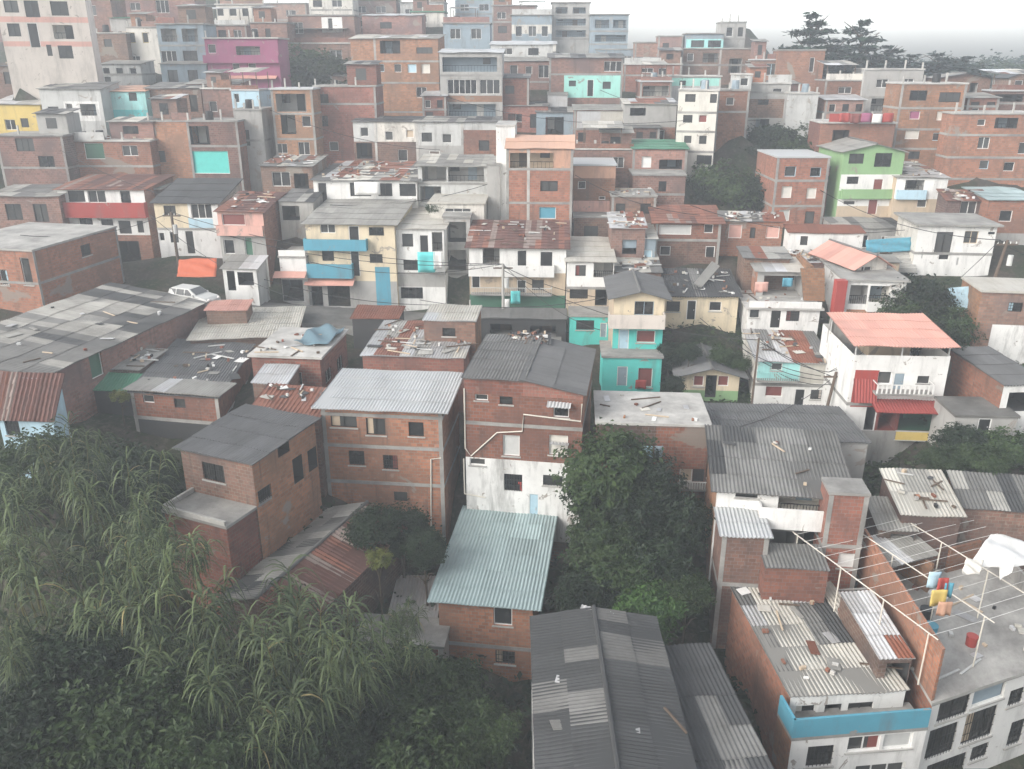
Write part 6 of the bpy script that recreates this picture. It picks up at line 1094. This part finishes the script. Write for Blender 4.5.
# yellow sign under the red awnings
P = at(912, 436, 51.2); e = empty('shop_sign', Matrix.Translation(P) @ Matrix.Rotation(math.radians(-5), 4, 'Z'), 'faded yellow sign board below the dark red awnings', 'sign')
q = MB(); q.box(-1.05, -.03, -.3, 1.05, .03, .3, 'f:yellow'); q.build('board', e)
q = MB(); q.box(-1.1, -.045, .3, 1.1, .045, .35, 'f:lgrey'); q.box(-1.1, -.045, -.35, 1.1, .045, -.3, 'f:lgrey'); q.build('frame', e)
# salmon roof on posts over the terrace
_, FR, WR, dR, HR = RED[:5]
q = MB(); sheets(q, (-.3, -.5, HR+.75), (1, 0, 0), (0, 1, .08), WR+.6, 6.2, 'salmon', RNG); q.build('roof', RED[0])
for x in (.1, WR*.5, WR-.1):
    for y in (.1, 5.4):
        q = MB(); q.tube([(x, y, HR-1), (x, y, HR+.72)], .05, .05, 'f:lgrey', 6); q.build('post', RED[0])
q = MB(); q.box(0, 5.5, HR-1, WR, 5.7, HR+1.0, 'q:grey'); q.box(WR*.3, 2.5, HR-1, WR*.75, 5.4, HR+.8, 'q:tanp'); q.build('terrace_wall', RED[0])

# ================= air and light =================
hb = MB(); hb.box(-310, -70, -12, 310, 222, 75, 'glass')
hz = hb.build('haze', kind='stuff'); hm = bpy.data.materials.new('haze'); hm.use_nodes = True; nt = hm.node_tree; nt.nodes.clear()
ou = nt.nodes.new('ShaderNodeOutputMaterial'); pv = nt.nodes.new('ShaderNodeVolumePrincipled'); pv.inputs['Color'].default_value = (.9, .955, 1, 1); pv.inputs['Density'].default_value = HAZE; pv.inputs['Anisotropy'].default_value = .25
nt.links.new(pv.outputs[0], ou.inputs['Volume']); hz.data.materials.clear(); hz.data.materials.append(hm)
w = bpy.data.worlds.new('World'); SC.world = w; w.use_nodes = True; nt = w.node_tree; nt.nodes.clear()
sk = nt.nodes.new('ShaderNodeTexSky'); sk.sky_type = 'NISHITA'; sk.sun_disc = False; sk.sun_elevation = math.radians(SUN_EL); sk.sun_rotation = math.radians(SUN_AZ); sk.air_density = 1.0; sk.dust_density = 4.0; sk.ozone_density = 1.0
hs = nt.nodes.new('ShaderNodeHueSaturation'); hs.inputs['Saturation'].default_value = .3; nt.links.new(sk.outputs[0], hs.inputs['Color'])
tcn = nt.nodes.new('ShaderNodeTexCoord'); mp = nt.nodes.new('ShaderNodeMapping'); mp.inputs['Scale'].default_value = (1, 1, 3.5); nt.links.new(tcn.outputs['Generated'], mp.inputs[0])
nz = nt.nodes.new('ShaderNodeTexNoise'); nz.inputs['Scale'].default_value = 2.2; nz.inputs['Detail'].default_value = 6; nt.links.new(mp.outputs[0], nz.inputs['Vector'])
mr = nt.nodes.new('ShaderNodeMapRange'); mr.inputs[1].default_value = .3; mr.inputs[2].default_value = .7; mr.inputs[3].default_value = 1.3; mr.inputs[4].default_value = 1.6; nt.links.new(nz.outputs['Fac'], mr.inputs[0])
mx = nt.nodes.new('ShaderNodeMix'); mx.data_type = 'RGBA'; mx.blend_type = 'MULTIPLY'; mx.inputs[0].default_value = 1; nt.links.new(hs.outputs[0], mx.inputs[6]); 
dp = nt.nodes.new('ShaderNodeVectorMath'); dp.operation = 'DOT_PRODUCT'; dp.inputs[1].default_value = Vector((.3, .94, .12)).normalized(); nt.links.new(tcn.outputs['Generated'], dp.inputs[0])
m2 = nt.nodes.new('ShaderNodeMapRange'); m2.interpolation_type = 'SMOOTHSTEP'; m2.inputs[1].default_value = .55; m2.inputs[2].default_value = 1.0; m2.inputs[3].default_value = 1.0; m2.inputs[4].default_value = 2.9; nt.links.new(dp.outputs['Value'], m2.inputs[0])
mm = nt.nodes.new('ShaderNodeMath'); mm.operation = 'MULTIPLY'; nt.links.new(mr.outputs[0], mm.inputs[0]); nt.links.new(m2.outputs[0], mm.inputs[1]); nt.links.new(mm.outputs[0], mx.inputs[7])
bg = nt.nodes.new('ShaderNodeBackground'); bg.inputs['Strength'].default_value = SKY; nt.links.new(mx.outputs[2], bg.inputs['Color'])
wo = nt.nodes.new('ShaderNodeOutputWorld'); nt.links.new(bg.outputs[0], wo.inputs['Surface'])
sl = bpy.data.lights.new('sun', 'SUN'); sl.energy = SUN; sl.angle = math.radians(25); sl.color = (1, .985, .96); so = bpy.data.objects.new('sun', sl); C.objects.link(so)
az, el = math.radians(SUN_AZ), math.radians(SUN_EL); dv = Vector((math.sin(az)*math.cos(el), math.cos(az)*math.cos(el), math.sin(el))); so.rotation_euler = dv.to_track_quat('Z', 'Y').to_euler()
SC.view_settings.view_transform = 'Standard'; SC.view_settings.look = 'None'; SC.view_settings.exposure = EXPO; SC.view_settings.gamma = 1
SC.render.engine = 'CYCLES'; cy = SC.cycles; cy.use_denoising = True; cy.max_bounces = 8; cy.diffuse_bounces = 3; cy.glossy_bounces = 2; cy.transmission_bounces = 2; cy.volume_bounces = 5; cy.transparent_max_bounces = 4; cy.caustics_reflective = False; cy.caustics_refractive = False; cy.sample_clamp_indirect = 6
